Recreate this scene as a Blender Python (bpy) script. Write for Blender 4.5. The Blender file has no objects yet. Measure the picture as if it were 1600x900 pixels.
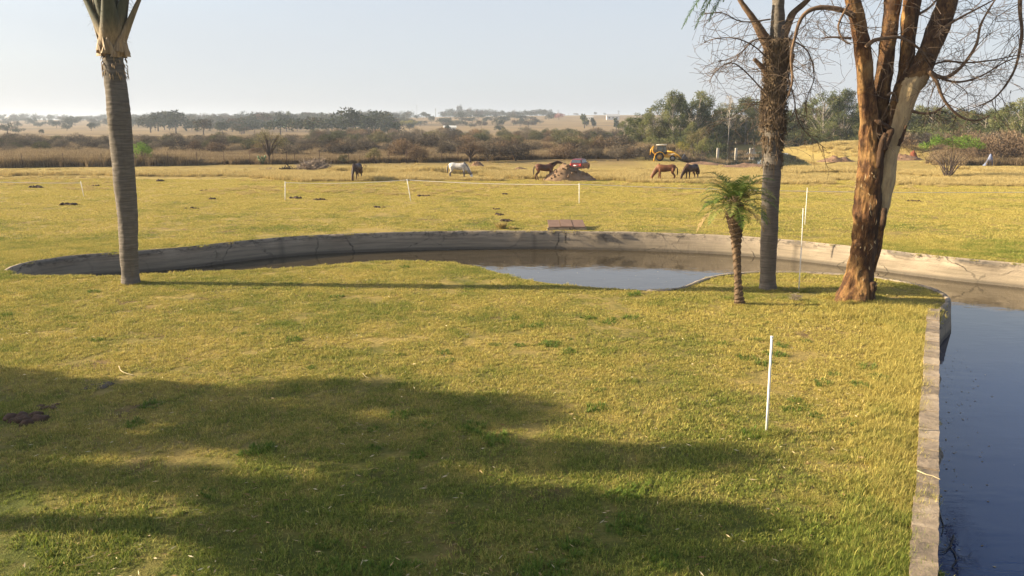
import bpy, bmesh, math, random
import numpy as np
from mathutils import Vector, Matrix, noise
from mathutils.geometry import delaunay_2d_cdt
R = math.radians
random.seed(7); rng = np.random.default_rng(7)
S = bpy.context.scene
C = S.collection

# ------------------------------------------------------------------ camera, sky, sun
F = 1240.0; PITCH = math.atan(255/F); CH = 4.8
cd = bpy.data.cameras.new('camera'); cam = bpy.data.objects.new('camera', cd); C.objects.link(cam)
cam.location = (0, 0, CH); cam.rotation_euler = (math.pi/2-PITCH, 0, 0)
cd.sensor_width = 36; cd.lens = F/1600*36; cd.clip_end = 9000; cd.clip_start = 0.1
S.camera = cam
SUN_EL = R(20); SUN_AZ = R(3.0)          # toward the sun: west (-X), a little beyond (+Y)
to_sun = Vector((-math.cos(SUN_EL)*math.cos(SUN_AZ), math.cos(SUN_EL)*math.sin(SUN_AZ), math.sin(SUN_EL)))
W = bpy.data.worlds.new('World'); S.world = W; W.use_nodes = True
wn = W.node_tree.nodes; bg = wn['Background']
sky = wn.new('ShaderNodeTexSky'); sky.sky_type = 'NISHITA'; sky.sun_disc = False
sky.sun_elevation = SUN_EL; sky.sun_rotation = math.atan2(to_sun.x, to_sun.y)
sky.air_density = 1.0; sky.dust_density = 7.0; sky.ozone_density = 1.0; sky.altitude = 1300
dust = wn.new('ShaderNodeMix'); dust.data_type = 'RGBA'; dust.inputs[0].default_value = .70      # thick dry-season dust: a pale even veil over the whole sky
dust.inputs[7].default_value = (2.62, 2.74, 2.95, 1); W.node_tree.links.new(sky.outputs[0], dust.inputs[6])
tcw = wn.new('ShaderNodeTexCoord'); szw = wn.new('ShaderNodeSeparateXYZ'); mrw = wn.new('ShaderNodeMapRange'); W.node_tree.links.new(tcw.outputs['Generated'], szw.inputs[0]); W.node_tree.links.new(szw.outputs['Z'], mrw.inputs[0])
for i_, v_ in enumerate((.10, .45, .80, .12)): mrw.inputs[i_+1].default_value = v_
nzw = wn.new('ShaderNodeTexNoise'); nzw.inputs['Scale'].default_value = 2.2; nzw.inputs['Detail'].default_value = 6; mpw = wn.new('ShaderNodeMapping'); mpw.inputs['Scale'].default_value = (1, 1, 5)
W.node_tree.links.new(tcw.outputs['Generated'], mpw.inputs[0]); W.node_tree.links.new(mpw.outputs[0], nzw.inputs['Vector'])
m1w = wn.new('ShaderNodeMath'); m1w.operation = 'MULTIPLY_ADD'; W.node_tree.links.new(nzw.outputs['Fac'], m1w.inputs[0]); m1w.inputs[1].default_value = .35; W.node_tree.links.new(mrw.outputs[0], m1w.inputs[2])
m2w = wn.new('ShaderNodeMath'); m2w.operation = 'SUBTRACT'; m2w.use_clamp = True; W.node_tree.links.new(m1w.outputs[0], m2w.inputs[0]); m2w.inputs[1].default_value = .17; W.node_tree.links.new(m2w.outputs[0], dust.inputs[0]); W.node_tree.links.new(dust.outputs[2], bg.inputs[0]); bg.inputs[1].default_value = 0.098
sl = bpy.data.lights.new('sun', 'SUN'); sl.energy = 5.0; sl.angle = R(0.5); sl.color = (1.0, 0.85, 0.60)
so = bpy.data.objects.new('sun', sl); C.objects.link(so); so.location = (-60, 0, 60)
so.rotation_euler = (-to_sun).to_track_quat('-Z', 'Y').to_euler()
S.view_settings.view_transform = 'Standard'; S.view_settings.look = 'None'
S.view_settings.exposure = 1.42; S.view_settings.gamma = 1.0
S.render.engine = 'CYCLES'; S.cycles.use_denoising = True
S.cycles.max_bounces = 6; S.cycles.volume_bounces = 0; S.cycles.transparent_max_bounces = 6
S.cycles.volume_step_rate = 4.0

# ------------------------------------------------------------------ helpers
cp, sp = math.cos(PITCH), math.sin(PITCH)
def ray(px, py):
    u = (px-800)/F; v = (450-py)/F
    return Vector((u, cp+v*sp, -sp+v*cp))
def P(px, py, z=0.0):
    d = ray(px, py); t = (z-CH)/d.z
    return Vector((d.x*t, d.y*t, z))
def D(px, py, Y):
    d = ray(px, py); t = Y/d.y
    return Vector((d.x*t, Y, CH+d.z*t))
def lerp(a, b, t): return a+(b-a)*t
def sstep(a, b, x):
    t = min(1, max(0, (x-a)/(b-a))); return t*t*(3-2*t)
def nz(x, y, z=0.0, s=1.0): return noise.noise(Vector((x*s, y*s, z*s)))

def tag(o, label=None, cat=None, group=None, kind=None):
    if label: o['label'] = label
    if cat: o['category'] = cat
    if group: o['group'] = group
    if kind: o['kind'] = kind
    return o
def empty(name, loc=(0, 0, 0), rz=0.0):
    o = bpy.data.objects.new(name, None); C.objects.link(o); o.location = loc; o.rotation_euler = (0, 0, rz)
    o.empty_display_size = .3
    return o
def link(name, me, m=None, parent=None):
    o = bpy.data.objects.new(name, me); C.objects.link(o)
    if m is not None: me.materials.clear(); me.materials.append(m)
    if parent is not None: o.parent = parent
    return o
class MB:
    def __init__(s): s.v = []; s.f = []; s.a = []; s.cur = 0.0; s.smooth = True
    def add(s, vs, fs, attr=None):
        b = len(s.v); s.v.extend([tuple(q) for q in vs]); s.f.extend([tuple(i+b for i in f) for f in fs])
        if attr is None: s.a.extend([s.cur]*len(vs))
        else: s.a.extend(attr)
        return s
    def box(s, c, d, rz=0.0, bevel=0.0, rot=None):
        x, y, z = d[0]/2, d[1]/2, d[2]/2
        if bevel <= 0:
            vs = [Vector((i*x, j*y, k*z)) for i in (-1, 1) for j in (-1, 1) for k in (-1, 1)]
            fs = [(0, 1, 3, 2), (4, 6, 7, 5), (0, 4, 5, 1), (2, 3, 7, 6), (0, 2, 6, 4), (1, 5, 7, 3)]
        else:
            bm = bmesh.new(); bmesh.ops.create_cube(bm, size=1); bmesh.ops.scale(bm, vec=(d[0], d[1], d[2]), verts=bm.verts)
            bmesh.ops.bevel(bm, geom=bm.edges[:], offset=bevel, segments=1, affect='EDGES')
            bm.verts.index_update()
            vs = [v.co.copy() for v in bm.verts]; fs = [tuple(v.index for v in f.verts) for f in bm.faces]; bm.free()
        M = rot if rot is not None else Matrix.Rotation(rz, 3, 'Z')
        return s.add([M @ v+Vector(c) for v in vs], fs)
    def tube(s, pts, rad, n=8, cap=True, disp=None, attr=None):
        pts = [Vector(p) for p in pts]
        if not hasattr(rad, '__len__'): rad = [rad]*len(pts)
        T = []
        for i in range(len(pts)):
            t = (pts[min(i+1, len(pts)-1)]-pts[max(i-1, 0)])
            T.append(t.normalized() if t.length > 1e-9 else Vector((0, 0, 1)))
        ref = Vector((1, 0, 0)) if abs(T[0].x) < .8 else Vector((0, 1, 0))
        N = (ref-T[0]*ref.dot(T[0])).normalized(); vs = []; at = []
        for i, p in enumerate(pts):
            if i: N = (N-T[i]*N.dot(T[i])).normalized()
            B = T[i].cross(N)
            for k in range(n):
                a = 2*math.pi*k/n; dr = N*math.cos(a)+B*math.sin(a)
                r = rad[i]
                if disp: r += disp(p, dr, a, i)
                q = p+dr*r; vs.append(q); at.append(attr(q, dr, i) if attr else s.cur)
        fs = [(i*n+k, i*n+(k+1) % n, (i+1)*n+(k+1) % n, (i+1)*n+k) for i in range(len(pts)-1) for k in range(n)]
        if cap: fs += [tuple(range(n-1, -1, -1)), tuple((len(pts)-1)*n+k for k in range(n))]
        return s.add(vs, fs, at)
    def cyl(s, a, b, r, n=12): return s.tube([a, b], [r, r], n)
    def loft(s, secs, n=12):
        """secs: (x, y, z, ry, rz) ellipses in planes normal to the running direction"""
        pts = [Vector(q[:3]) for q in secs]; vs = []
        for i, q in enumerate(secs):
            t = (pts[min(i+1, len(pts)-1)]-pts[max(i-1, 0)]).normalized()
            side = Vector((0, 1, 0)); side = (side-t*side.dot(t)).normalized(); up = t.cross(side)
            for k in range(n):
                a = 2*math.pi*k/n; vs.append(pts[i]+side*math.cos(a)*q[3]+up*math.sin(a)*q[4])
        fs = [(i*n+k, i*n+(k+1) % n, (i+1)*n+(k+1) % n, (i+1)*n+k) for i in range(len(pts)-1) for k in range(n)]
        fs += [tuple(range(n-1, -1, -1)), tuple((len(pts)-1)*n+k for k in range(n))]
        return s.add(vs, fs)
    def mesh(s, name, m=None):
        me = bpy.data.meshes.new(name); me.from_pydata(s.v, [], s.f)
        at = me.attributes.new('tone', 'FLOAT', 'POINT'); at.data.foreach_set('value', np.array(s.a, dtype=np.float32))
        if s.smooth: me.shade_smooth()
        if m: me.materials.append(m)
        me.update(); return me
    def build(s, name, m, parent=None):
        return link(name, s.mesh(name), m, parent)
def quads_mesh(name, V, tone, m, k=4):
    """V: (N,k,3) array of separate faces"""
    n = len(V); me = bpy.data.meshes.new(name)
    me.vertices.add(n*k); me.vertices.foreach_set('co', V.reshape(-1).astype(np.float32))
    me.loops.add(n*k); me.loops.foreach_set('vertex_index', np.arange(n*k, dtype=np.int32))
    me.polygons.add(n); me.polygons.foreach_set('loop_start', np.arange(0, n*k, k, dtype=np.int32))
    me.polygons.foreach_set('loop_total', np.full(n, k, dtype=np.int32))
    at = me.attributes.new('tone', 'FLOAT', 'POINT'); at.data.foreach_set('value', np.repeat(tone, k).astype(np.float32))
    me.update(calc_edges=True)
    if m: me.materials.append(m)
    return me
def unit(a): return a/np.maximum(np.linalg.norm(a, axis=-1, keepdims=True), 1e-9)
def leaf_quads(pos, dirs, L, Wd):
    """thin quads at pos running along dirs"""
    n = len(pos); s = unit(np.cross(dirs, unit(rng.normal(size=(n, 3))))) ; L = np.broadcast_to(L, (n,))[:, None]; Wd = np.broadcast_to(Wd, (n,))[:, None]
    a = pos; b = pos+dirs*L*.5+s*Wd*.5; c = pos+dirs*L; d = pos+dirs*L*.5-s*Wd*.5
    return np.stack([a, b, c, d], 1)

# ------------------------------------------------------------------ materials
def newmat(name):
    m = bpy.data.materials.new(name); m.use_nodes = True; return m, m.node_tree, m.node_tree.nodes['Principled BSDF']
def N(nt, t, **k):
    n = nt.nodes.new(t)
    for a, b in k.items():
        if a.startswith('i_'):
            key = a[2:]; key = int(key) if key.isdigit() else key
            n.inputs[key].default_value = b
        else: setattr(n, a, b)
    return n
def L(nt, a, b): nt.links.new(a, b)
def ramp(nt, fac, stops):
    r = nt.nodes.new('ShaderNodeValToRGB'); e = r.color_ramp.elements
    while len(e) < len(stops): e.new(.5)
    for i, (p, c) in enumerate(stops): e[i].position = p; e[i].color = (*c, 1) if len(c) == 3 else c
    L(nt, fac, r.inputs[0]); return r.outputs[0]
def noise_n(nt, vec, scale, detail=4, rough=.6, out='Fac'):
    n = N(nt, 'ShaderNodeTexNoise'); n.inputs['Scale'].default_value = scale; n.inputs['Detail'].default_value = detail; n.inputs['Roughness'].default_value = rough
    if vec is not None: L(nt, vec, n.inputs['Vector'])
    return n.outputs[out]
def math_n(nt, op, a, b=None, clamp=False):
    n = N(nt, 'ShaderNodeMath', operation=op); n.use_clamp = clamp
    for i, q in enumerate((a, b)):
        if q is None: continue
        if isinstance(q, (int, float)): n.inputs[i].default_value = q
        else: L(nt, q, n.inputs[i])
    return n.outputs[0]
def mapr(nt, v, a, b, c=0.0, d=1.0):
    n = N(nt, 'ShaderNodeMapRange'); L(nt, v, n.inputs[0])
    for i, q in enumerate((a, b, c, d)): n.inputs[i+1].default_value = q
    return n.outputs[0]
def mixc(nt, f, a, b):
    n = N(nt, 'ShaderNodeMix', data_type='RGBA')
    if isinstance(f, (int, float)): n.inputs[0].default_value = f
    else: L(nt, f, n.inputs[0])
    for i, q in ((6, a), (7, b)):
        if isinstance(q, tuple): n.inputs[i].default_value = (*q, 1)
        else: L(nt, q, n.inputs[i])
    return n.outputs[2]
def bump(nt, bs, h, strength=.5, dist=.02):
    b = N(nt, 'ShaderNodeBump'); b.inputs['Strength'].default_value = strength; b.inputs['Distance'].default_value = dist
    L(nt, h, b.inputs['Height']); L(nt, b.outputs[0], bs.inputs['Normal'])
def stretch(nt, vec, s):
    m = N(nt, 'ShaderNodeMapping'); L(nt, vec, m.inputs[0]); m.inputs['Scale'].default_value = s; return m.outputs[0]
def simple(name, col, rough=.8, metal=0.0, var=.25, scale=6.0, bmp=.2, spec=.3):
    m, nt, b = newmat(name); tc = N(nt, 'ShaderNodeTexCoord').outputs['Object']
    f = noise_n(nt, tc, scale, 5)
    c = ramp(nt, f, [(.3, tuple(q*(1-var) for q in col)), (.7, tuple(min(1, q*(1+var)) for q in col))])
    L(nt, c, b.inputs['Base Color']); b.inputs['Roughness'].default_value = rough; b.inputs['Metallic'].default_value = metal
    b.inputs['Specular IOR Level'].default_value = spec
    if bmp: bump(nt, b, f, bmp, .02)
    return m
def tonemat(name, stops, rough=.9, transl=0.0, wn_scale=0.0, wn_amt=.3):
    """colour by the per-leaf tone attribute, with an optional world-scale variation"""
    m, nt, b = newmat(name); at = N(nt, 'ShaderNodeAttribute', attribute_name='tone').outputs['Fac']
    oi = N(nt, 'ShaderNodeObjectInfo').outputs['Random']
    f = math_n(nt, 'ADD', at, math_n(nt, 'MULTIPLY', math_n(nt, 'SUBTRACT', oi, .5), wn_amt))
    c = ramp(nt, f, stops); L(nt, c, b.inputs['Base Color']); b.inputs['Roughness'].default_value = rough
    b.inputs['Specular IOR Level'].default_value = .15
    if transl:
        out = nt.nodes['Material Output']; t = N(nt, 'ShaderNodeBsdfTranslucent'); L(nt, c, t.inputs[0])
        mx = N(nt, 'ShaderNodeMixShader'); mx.inputs[0].default_value = transl
        L(nt, b.outputs[0], mx.inputs[1]); L(nt, t.outputs[0], mx.inputs[2]); L(nt, mx.outputs[0], out.inputs[0])
    return m

# shared lawn tint group: world position -> 0 (green) .. 1 (straw), and bare-soil mask
lg = bpy.data.node_groups.new('lawn_tint', 'ShaderNodeTree')
lg.interface.new_socket('straw', in_out='OUTPUT', socket_type='NodeSocketFloat')
lg.interface.new_socket('soil', in_out='OUTPUT', socket_type='NodeSocketFloat')
go = lg.nodes.new('NodeGroupOutput'); gp = N(lg, 'ShaderNodeNewGeometry').outputs['Position']
flat = stretch(lg, gp, (1, 1, 0))
sx = N(lg, 'ShaderNodeSeparateXYZ'); L(lg, gp, sx.inputs[0])
n1 = noise_n(lg, flat, .22, 5, .62); n2 = noise_n(lg, flat, 1.3, 5, .65); n3 = noise_n(lg, flat, .055, 3, .5)
s = math_n(lg, 'ADD', math_n(lg, 'MULTIPLY', math_n(lg, 'SUBTRACT', n1, .5), 2.3), math_n(lg, 'MULTIPLY', math_n(lg, 'SUBTRACT', n2, .5), 2.0))
s = math_n(lg, 'ADD', s, math_n(lg, 'MULTIPLY', math_n(lg, 'SUBTRACT', n3, .5), .8))
yb = mapr(lg, sx.outputs['Y'], 7.5, 15, .12, .68)         # greener close by, drier farther out
yb2 = mapr(lg, sx.outputs['Y'], 30, 62, 0, .36)
xb = mapr(lg, sx.outputs['X'], 3.6, 6.8, 0, .36)          # dry along the coping
xb = math_n(lg, 'MULTIPLY', xb, mapr(lg, sx.outputs['Y'], 16, 22, 1, 0))
s = math_n(lg, 'ADD', math_n(lg, 'ADD', s, yb), math_n(lg, 'ADD', yb2, xb), True)
L(lg, s, go.inputs['straw'])
so1 = noise_n(lg, flat, .8, 4, .6); so2 = noise_n(lg, flat, .17, 2, .5)
so_ = mapr(lg, math_n(lg, 'ADD', so1, math_n(lg, 'MULTIPLY', so2, .6)), .90, 1.03)
L(lg, so_, go.inputs['soil'])
def lawn_nodes(nt):
    g = nt.nodes.new('ShaderNodeGroup'); g.node_tree = lg; return g

GREEN_D, GREEN_L = (.10, .145, .024), (.25, .295, .045)
STRAW_D, STRAW_L = (.36, .28, .065), (.68, .55, .17)
def m_blade(name, gd=GREEN_D, gl=GREEN_L, sd=STRAW_D, sl_=STRAW_L, bias=0.0):
    m, nt, b = newmat(name); g = lawn_nodes(nt)
    at = N(nt, 'ShaderNodeAttribute', attribute_name='tone').outputs['Fac']
    t2 = math_n(nt, 'FRACT', math_n(nt, 'MULTIPLY', at, 7.31))
    f = math_n(nt, 'ADD', g.outputs['straw'], math_n(nt, 'MULTIPLY', math_n(nt, 'SUBTRACT', at, .5-bias), 1.0), True)
    c = mixc(nt, f, mixc(nt, t2, gd, gl), mixc(nt, t2, sd, sl_))
    L(nt, c, b.inputs['Base Color']); b.inputs['Roughness'].default_value = .75; b.inputs['Specular IOR Level'].default_value = .2
    out = nt.nodes['Material Output']; t = N(nt, 'ShaderNodeBsdfTranslucent'); L(nt, c, t.inputs[0])
    mx = N(nt, 'ShaderNodeMixShader'); mx.inputs[0].default_value = .3
    L(nt, b.outputs[0], mx.inputs[1]); L(nt, t.outputs[0], mx.inputs[2]); L(nt, mx.outputs[0], out.inputs[0])
    return m
def m_ground():
    m, nt, b = newmat('turf_soil'); g = lawn_nodes(nt); pos = N(nt, 'ShaderNodeNewGeometry').outputs['Position']
    fine = noise_n(nt, pos, 9, 6, .75); fine2 = noise_n(nt, pos, 1.7, 5, .7); fine3 = noise_n(nt, pos, 38, 3, .7)
    near = mixc(nt, g.outputs['straw'], mixc(nt, fine, (.05, .06, .014), (.17, .185, .038)), mixc(nt, fine, (.18, .125, .038), (.56, .42, .14)))
    near = mixc(nt, math_n(nt, 'MULTIPLY', g.outputs['soil'], .75), near, mixc(nt, fine, (.09, .05, .03), (.2, .125, .075)))
    # beyond the paddock: dry red-brown veld and pale stubble bands
    sxy = N(nt, 'ShaderNodeSeparateXYZ'); L(nt, pos, sxy.inputs[0])
    vb = noise_n(nt, stretch(nt, pos, (.0032, .011, 0)), 1.0, 5, .6); vb2 = noise_n(nt, pos, .06, 5, .7)
    veld = ramp(nt, math_n(nt, 'ADD', math_n(nt, 'MULTIPLY', vb, .7), math_n(nt, 'MULTIPLY', vb2, .3)),
                [(.36, (.10, .068, .035)), (.47, (.20, .135, .065)), (.55, (.26, .18, .085)), (.62, (.14, .095, .055))])
    yr = math_n(nt, 'SUBTRACT', sxy.outputs['Y'], mapr(nt, sxy.outputs['X'], 15, 30, 0, 95))
    c = mixc(nt, mapr(nt, yr, 88, 112), near, veld)
    L(nt, c, b.inputs['Base Color']); b.inputs['Roughness'].default_value = .95; b.inputs['Specular IOR Level'].default_value = .1
    h = math_n(nt, 'ADD', math_n(nt, 'MULTIPLY', fine2, 2.0), math_n(nt, 'ADD', fine, math_n(nt, 'MULTIPLY', fine3, .5)))
    bump(nt, b, h, .9, .10)
    return m
MG = m_ground()
M_BL = m_blade('grass_blades')
M_TALL = m_blade('long_dry_grass', (.20, .19, .06), (.34, .29, .10), (.37, .265, .10), (.62, .50, .22), .35)
M_VELD = tonemat('reddish_veld_grass', [(0, (.14, .10, .06)), (.5, (.25, .18, .105)), (1, (.39, .30, .17))], .9, .3)
def m_water(name, col, sc, st, rough=.02, col2=None):
    m, nt, b = newmat(name); pos = N(nt, 'ShaderNodeNewGeometry').outputs['Position']
    b.inputs['Base Color'].default_value = (*col, 1); b.inputs['Roughness'].default_value = rough; b.inputs['IOR'].default_value = 1.52
    if col2:      # murky tint also holds painted reflections: sky blue in channel, wall brown in pond
        sy = N(nt, 'ShaderNodeSeparateXYZ'); L(nt, pos, sy.inputs[0]); L(nt, mixc(nt, mapr(nt, sy.outputs['Y'], 17, 23), col, col2), b.inputs['Base Color'])
    n1 = noise_n(nt, stretch(nt, pos, (.55, 1.6, 1)), sc, 3, .5); n2 = noise_n(nt, pos, sc*.3, 2, .5)
    calm = mapr(nt, n2, .4, .6, .25, 1)
    bump(nt, b, math_n(nt, 'MULTIPLY', n1, calm), st, .012)
    return m
M_WATER = m_water('pond_water', (.008, .026, .09), 3.2, .42, .02, (.050, .037, .020))
M_DAM = m_water('dam_water', (.05, .045, .03), .6, .04)
def m_concrete(name, base=(.36, .29, .21), dark=(.12, .10, .08), wl=-.8):
    m, nt, b = newmat(name); pos = N(nt, 'ShaderNodeNewGeometry').outputs['Position']
    sxy = N(nt, 'ShaderNodeSeparateXYZ'); L(nt, pos, sxy.inputs[0])
    n1 = noise_n(nt, pos, 1.3, 6, .7); n2 = noise_n(nt, stretch(nt, pos, (.5, .5, 9)), 1.2, 5, .65); n3 = noise_n(nt, pos, 22, 4, .7)
    c = ramp(nt, n1, [(.25, tuple(q*.72 for q in base)), (.5, base), (.8, tuple(q*1.25 for q in base))])
    band = mapr(nt, n2, .42, .66); c = mixc(nt, math_n(nt, 'MULTIPLY', band, .7), c, tuple(q*.5 for q in base))
    low = mapr(nt, math_n(nt, 'ADD', sxy.outputs['Z'], math_n(nt, 'MULTIPLY', n2, .12)), wl+.22, wl+.13)   # wet tide mark
    c = mixc(nt, low, c, dark)
    mid = math_n(nt, 'MULTIPLY', mapr(nt, sxy.outputs['Z'], -.22, -.42), mapr(nt, n1, .3, .6))
    c = mixc(nt, math_n(nt, 'MULTIPLY', mid, .45), c, (.17, .14, .095))
    vc = N(nt, 'ShaderNodeTexVoronoi', feature='DISTANCE_TO_EDGE'); wp_ = N(nt, 'ShaderNodeMix', data_type='VECTOR'); wp_.inputs[0].default_value = .35; L(nt, pos, wp_.inputs[4]); L(nt, noise_n(nt, pos, 1.5, 4, .6, 'Color'), wp_.inputs[5]); L(nt, stretch(nt, wp_.outputs[1], (.5, .5, .8)), vc.inputs['Vector']); vc.inputs['Scale'].default_value = 1.1
    crk = mapr(nt, vc.outputs['Distance'], .018, .004); c = mixc(nt, math_n(nt, 'MULTIPLY', crk, mapr(nt, n1, .45, .6, .1, .9)), c, (.05, .042, .035))
    pit = math_n(nt, 'MULTIPLY', mapr(nt, noise_n(nt, stretch(nt, pos, (1, 1, 2.2)), 3.4, 6, .75), .52, .58), mapr(nt, sxy.outputs['Z'], -.24, -.10))
    c = mixc(nt, math_n(nt, 'MULTIPLY', pit, .75), c, (.09, .075, .06))
    at = N(nt, 'ShaderNodeAttribute', attribute_name='tone').outputs['Fac']
    c = mixc(nt, at, c, (.07, .06, .05))
    L(nt, c, b.inputs['Base Color']); b.inputs['Roughness'].default_value = .9; b.inputs['Specular IOR Level'].default_value = .2
    bump(nt, b, math_n(nt, 'ADD', n3, math_n(nt, 'MULTIPLY', n1, 2.0)), .6, .03)
    return m
M_CONC = m_concrete('weathered_concrete')
def m_stone():
    m, nt, b = newmat('coping_mortar'); pos = N(nt, 'ShaderNodeNewGeometry').outputs['Position']; oi = N(nt, 'ShaderNodeObjectInfo').outputs['Random']
    n1 = noise_n(nt, pos, 5, 6, .7); n3 = noise_n(nt, pos, 45, 4, .75)
    c = ramp(nt, math_n(nt, 'ADD', n1, math_n(nt, 'MULTIPLY', math_n(nt, 'SUBTRACT', oi, .5), .35)), [(.3, (.17, .13, .09)), (.5, (.30, .225, .15)), (.72, (.44, .34, .23))])
    c = mixc(nt, mapr(nt, n3, .55, .75, 0, .5), c, (.08, .06, .045))
    L(nt, c, b.inputs['Base Color']); b.inputs['Roughness'].default_value = .95
    bump(nt, b, math_n(nt, 'ADD', n3, n1), .8, .02); return m
M_STONE = m_stone()
def m_palmtrunk():
    m, nt, b = newmat('ringed_palm_bark'); pos = N(nt, 'ShaderNodeTexCoord').outputs['Object']
    n1 = noise_n(nt, stretch(nt, pos, (1.2, 1.2, 14)), 1.6, 6, .7); n2 = noise_n(nt, stretch(nt, pos, (5, 5, 1)), 2, 5, .7); n3 = noise_n(nt, pos, 30, 4, .7)
    c = ramp(nt, n1, [(.3, (.092, .078, .064)), (.5, (.138, .118, .098)), (.7, (.20, .17, .14))])
    c = mixc(nt, mapr(nt, n2, .5, .75, 0, .5), c, (.10, .08, .06))
    at = N(nt, 'ShaderNodeAttribute', attribute_name='tone').outputs['Fac']
    c = mixc(nt, at, c, (.06, .045, .035))
    L(nt, c, b.inputs['Base Color']); b.inputs['Roughness'].default_value = .9; b.inputs['Specular IOR Level'].default_value = .15
    bump(nt, b, math_n(nt, 'ADD', n1, math_n(nt, 'MULTIPLY', n3, .6)), .7, .02); return m
M_PALM = m_palmtrunk()
def m_bark():
    m, nt, b = newmat('peeling_bark'); pos = N(nt, 'ShaderNodeTexCoord').outputs['Object']
    n1 = noise_n(nt, stretch(nt, pos, (1, 1, .42)), 3.6, 8, .72); n2 = noise_n(nt, stretch(nt, pos, (1, 1, .26)), 11, 7, .75); n3 = noise_n(nt, pos, 1.4, 3, .5)
    c = ramp(nt, n1, [(.36, (.04, .02, .012)), (.47, (.11, .052, .023)), (.55, (.22, .112, .042)), (.68, (.36, .215, .08))])
    c = mixc(nt, mapr(nt, n2, .48, .60, 0, .85), c, (.05, .027, .016))
    c = mixc(nt, mapr(nt, n3, .5, .66, 0, .55), c, (.40, .24, .09))
    at = N(nt, 'ShaderNodeAttribute', attribute_name='tone').outputs['Fac']   # 1 = bark fallen away, pale bare wood; -1 = rough dark bark, and shade painted on right-hand sides
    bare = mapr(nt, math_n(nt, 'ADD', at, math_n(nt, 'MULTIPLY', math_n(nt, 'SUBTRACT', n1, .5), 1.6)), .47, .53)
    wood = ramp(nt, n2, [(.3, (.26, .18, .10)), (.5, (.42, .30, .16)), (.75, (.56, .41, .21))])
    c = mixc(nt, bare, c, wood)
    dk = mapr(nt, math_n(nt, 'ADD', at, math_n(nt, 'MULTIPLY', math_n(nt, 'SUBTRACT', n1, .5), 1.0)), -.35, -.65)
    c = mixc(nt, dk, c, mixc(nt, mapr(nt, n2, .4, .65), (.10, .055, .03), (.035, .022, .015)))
    L(nt, c, b.inputs['Base Color']); b.inputs['Roughness'].default_value = .85; b.inputs['Specular IOR Level'].default_value = .2
    bump(nt, b, math_n(nt, 'ADD', n1, math_n(nt, 'MULTIPLY', n2, .8)), .9, .05); return m
M_BARK = m_bark()
M_TWIG = simple('grey_brown_twig', (.12, .085, .06), .9, var=.4, scale=3, bmp=0)
M_BRANCH = simple('brown_branch', (.16, .10, .06), .9, var=.4, scale=8, bmp=.4)
M_STEM = simple('thorn_stem', (.085, .062, .05), .9, var=.3, scale=2, bmp=0)
M_GUMT = simple('pale_gum_bark', (.36, .31, .25), .85, var=.3, scale=1.5, bmp=0)
M_WHITE = simple('white_plastic', (.78, .76, .70), .5, var=.06, scale=3, bmp=0)
M_BUSH = tonemat('thorn_twigs', [(0, (.055, .046, .038)), (.4, (.105, .085, .066)), (.7, (.16, .13, .09)), (1, (.24, .19, .13))], .95, .1, wn_amt=.7)
M_BUSHG = tonemat('olive_twigs', [(0, (.045, .048, .028)), (.5, (.10, .10, .05)), (1, (.18, .16, .08))], .95, .1, wn_amt=.6)
M_BUSHR = tonemat('russet_twigs', [(0, (.075, .052, .038)), (.5, (.16, .11, .07)), (1, (.26, .18, .11))], .95, .1, wn_amt=.6)
M_GUM = tonemat('gum_leaves', [(0, (.045, .058, .022)), (.45, (.11, .125, .045)), (.8, (.18, .185, .07)), (1, (.24, .225, .085))], .8, .3, wn_amt=.5)
M_FAR = tonemat('far_tree_leaves', [(0, (.018, .028, .014)), (.4, (.038, .048, .022)), (.75, (.065, .062, .034)), (1, (.09, .055, .035))], .9, .15, wn_amt=.8)
M_FRESH = tonemat('fresh_green_leaves', [(0, (.07, .13, .02)), (.5, (.14, .24, .035)), (1, (.24, .34, .07))], .8, .35, wn_amt=.1)
M_OLIVE = tonemat('olive_leaves', [(0, (.10, .09, .04)), (.5, (.17, .15, .065)), (1, (.27, .23, .11))], .8, .3, wn_amt=.1)
M_YELL = tonemat('yellow_leaves', [(0, (.15, .14, .03)), (1, (.32, .27, .06))], .8, .3, wn_amt=.1)
M_FROND = tonemat('palm_leaflets', [(0, (.03, .06, .012)), (.45, (.085, .14, .025)), (.8, (.17, .21, .05)), (1, (.34, .28, .10))], .5, .25, wn_amt=.25)
M_DRYF = tonemat('dry_leaflets', [(0, (.16, .10, .05)), (1, (.36, .25, .12))], .8, .2, wn_amt=.2)
M_SOIL = simple('dug_soil', (.21, .125, .075), .95, var=.45, scale=2.5, bmp=.9)
M_DSOIL = simple('dark_dung', (.055, .033, .02), .95, var=.4, scale=8, bmp=.8)

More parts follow.
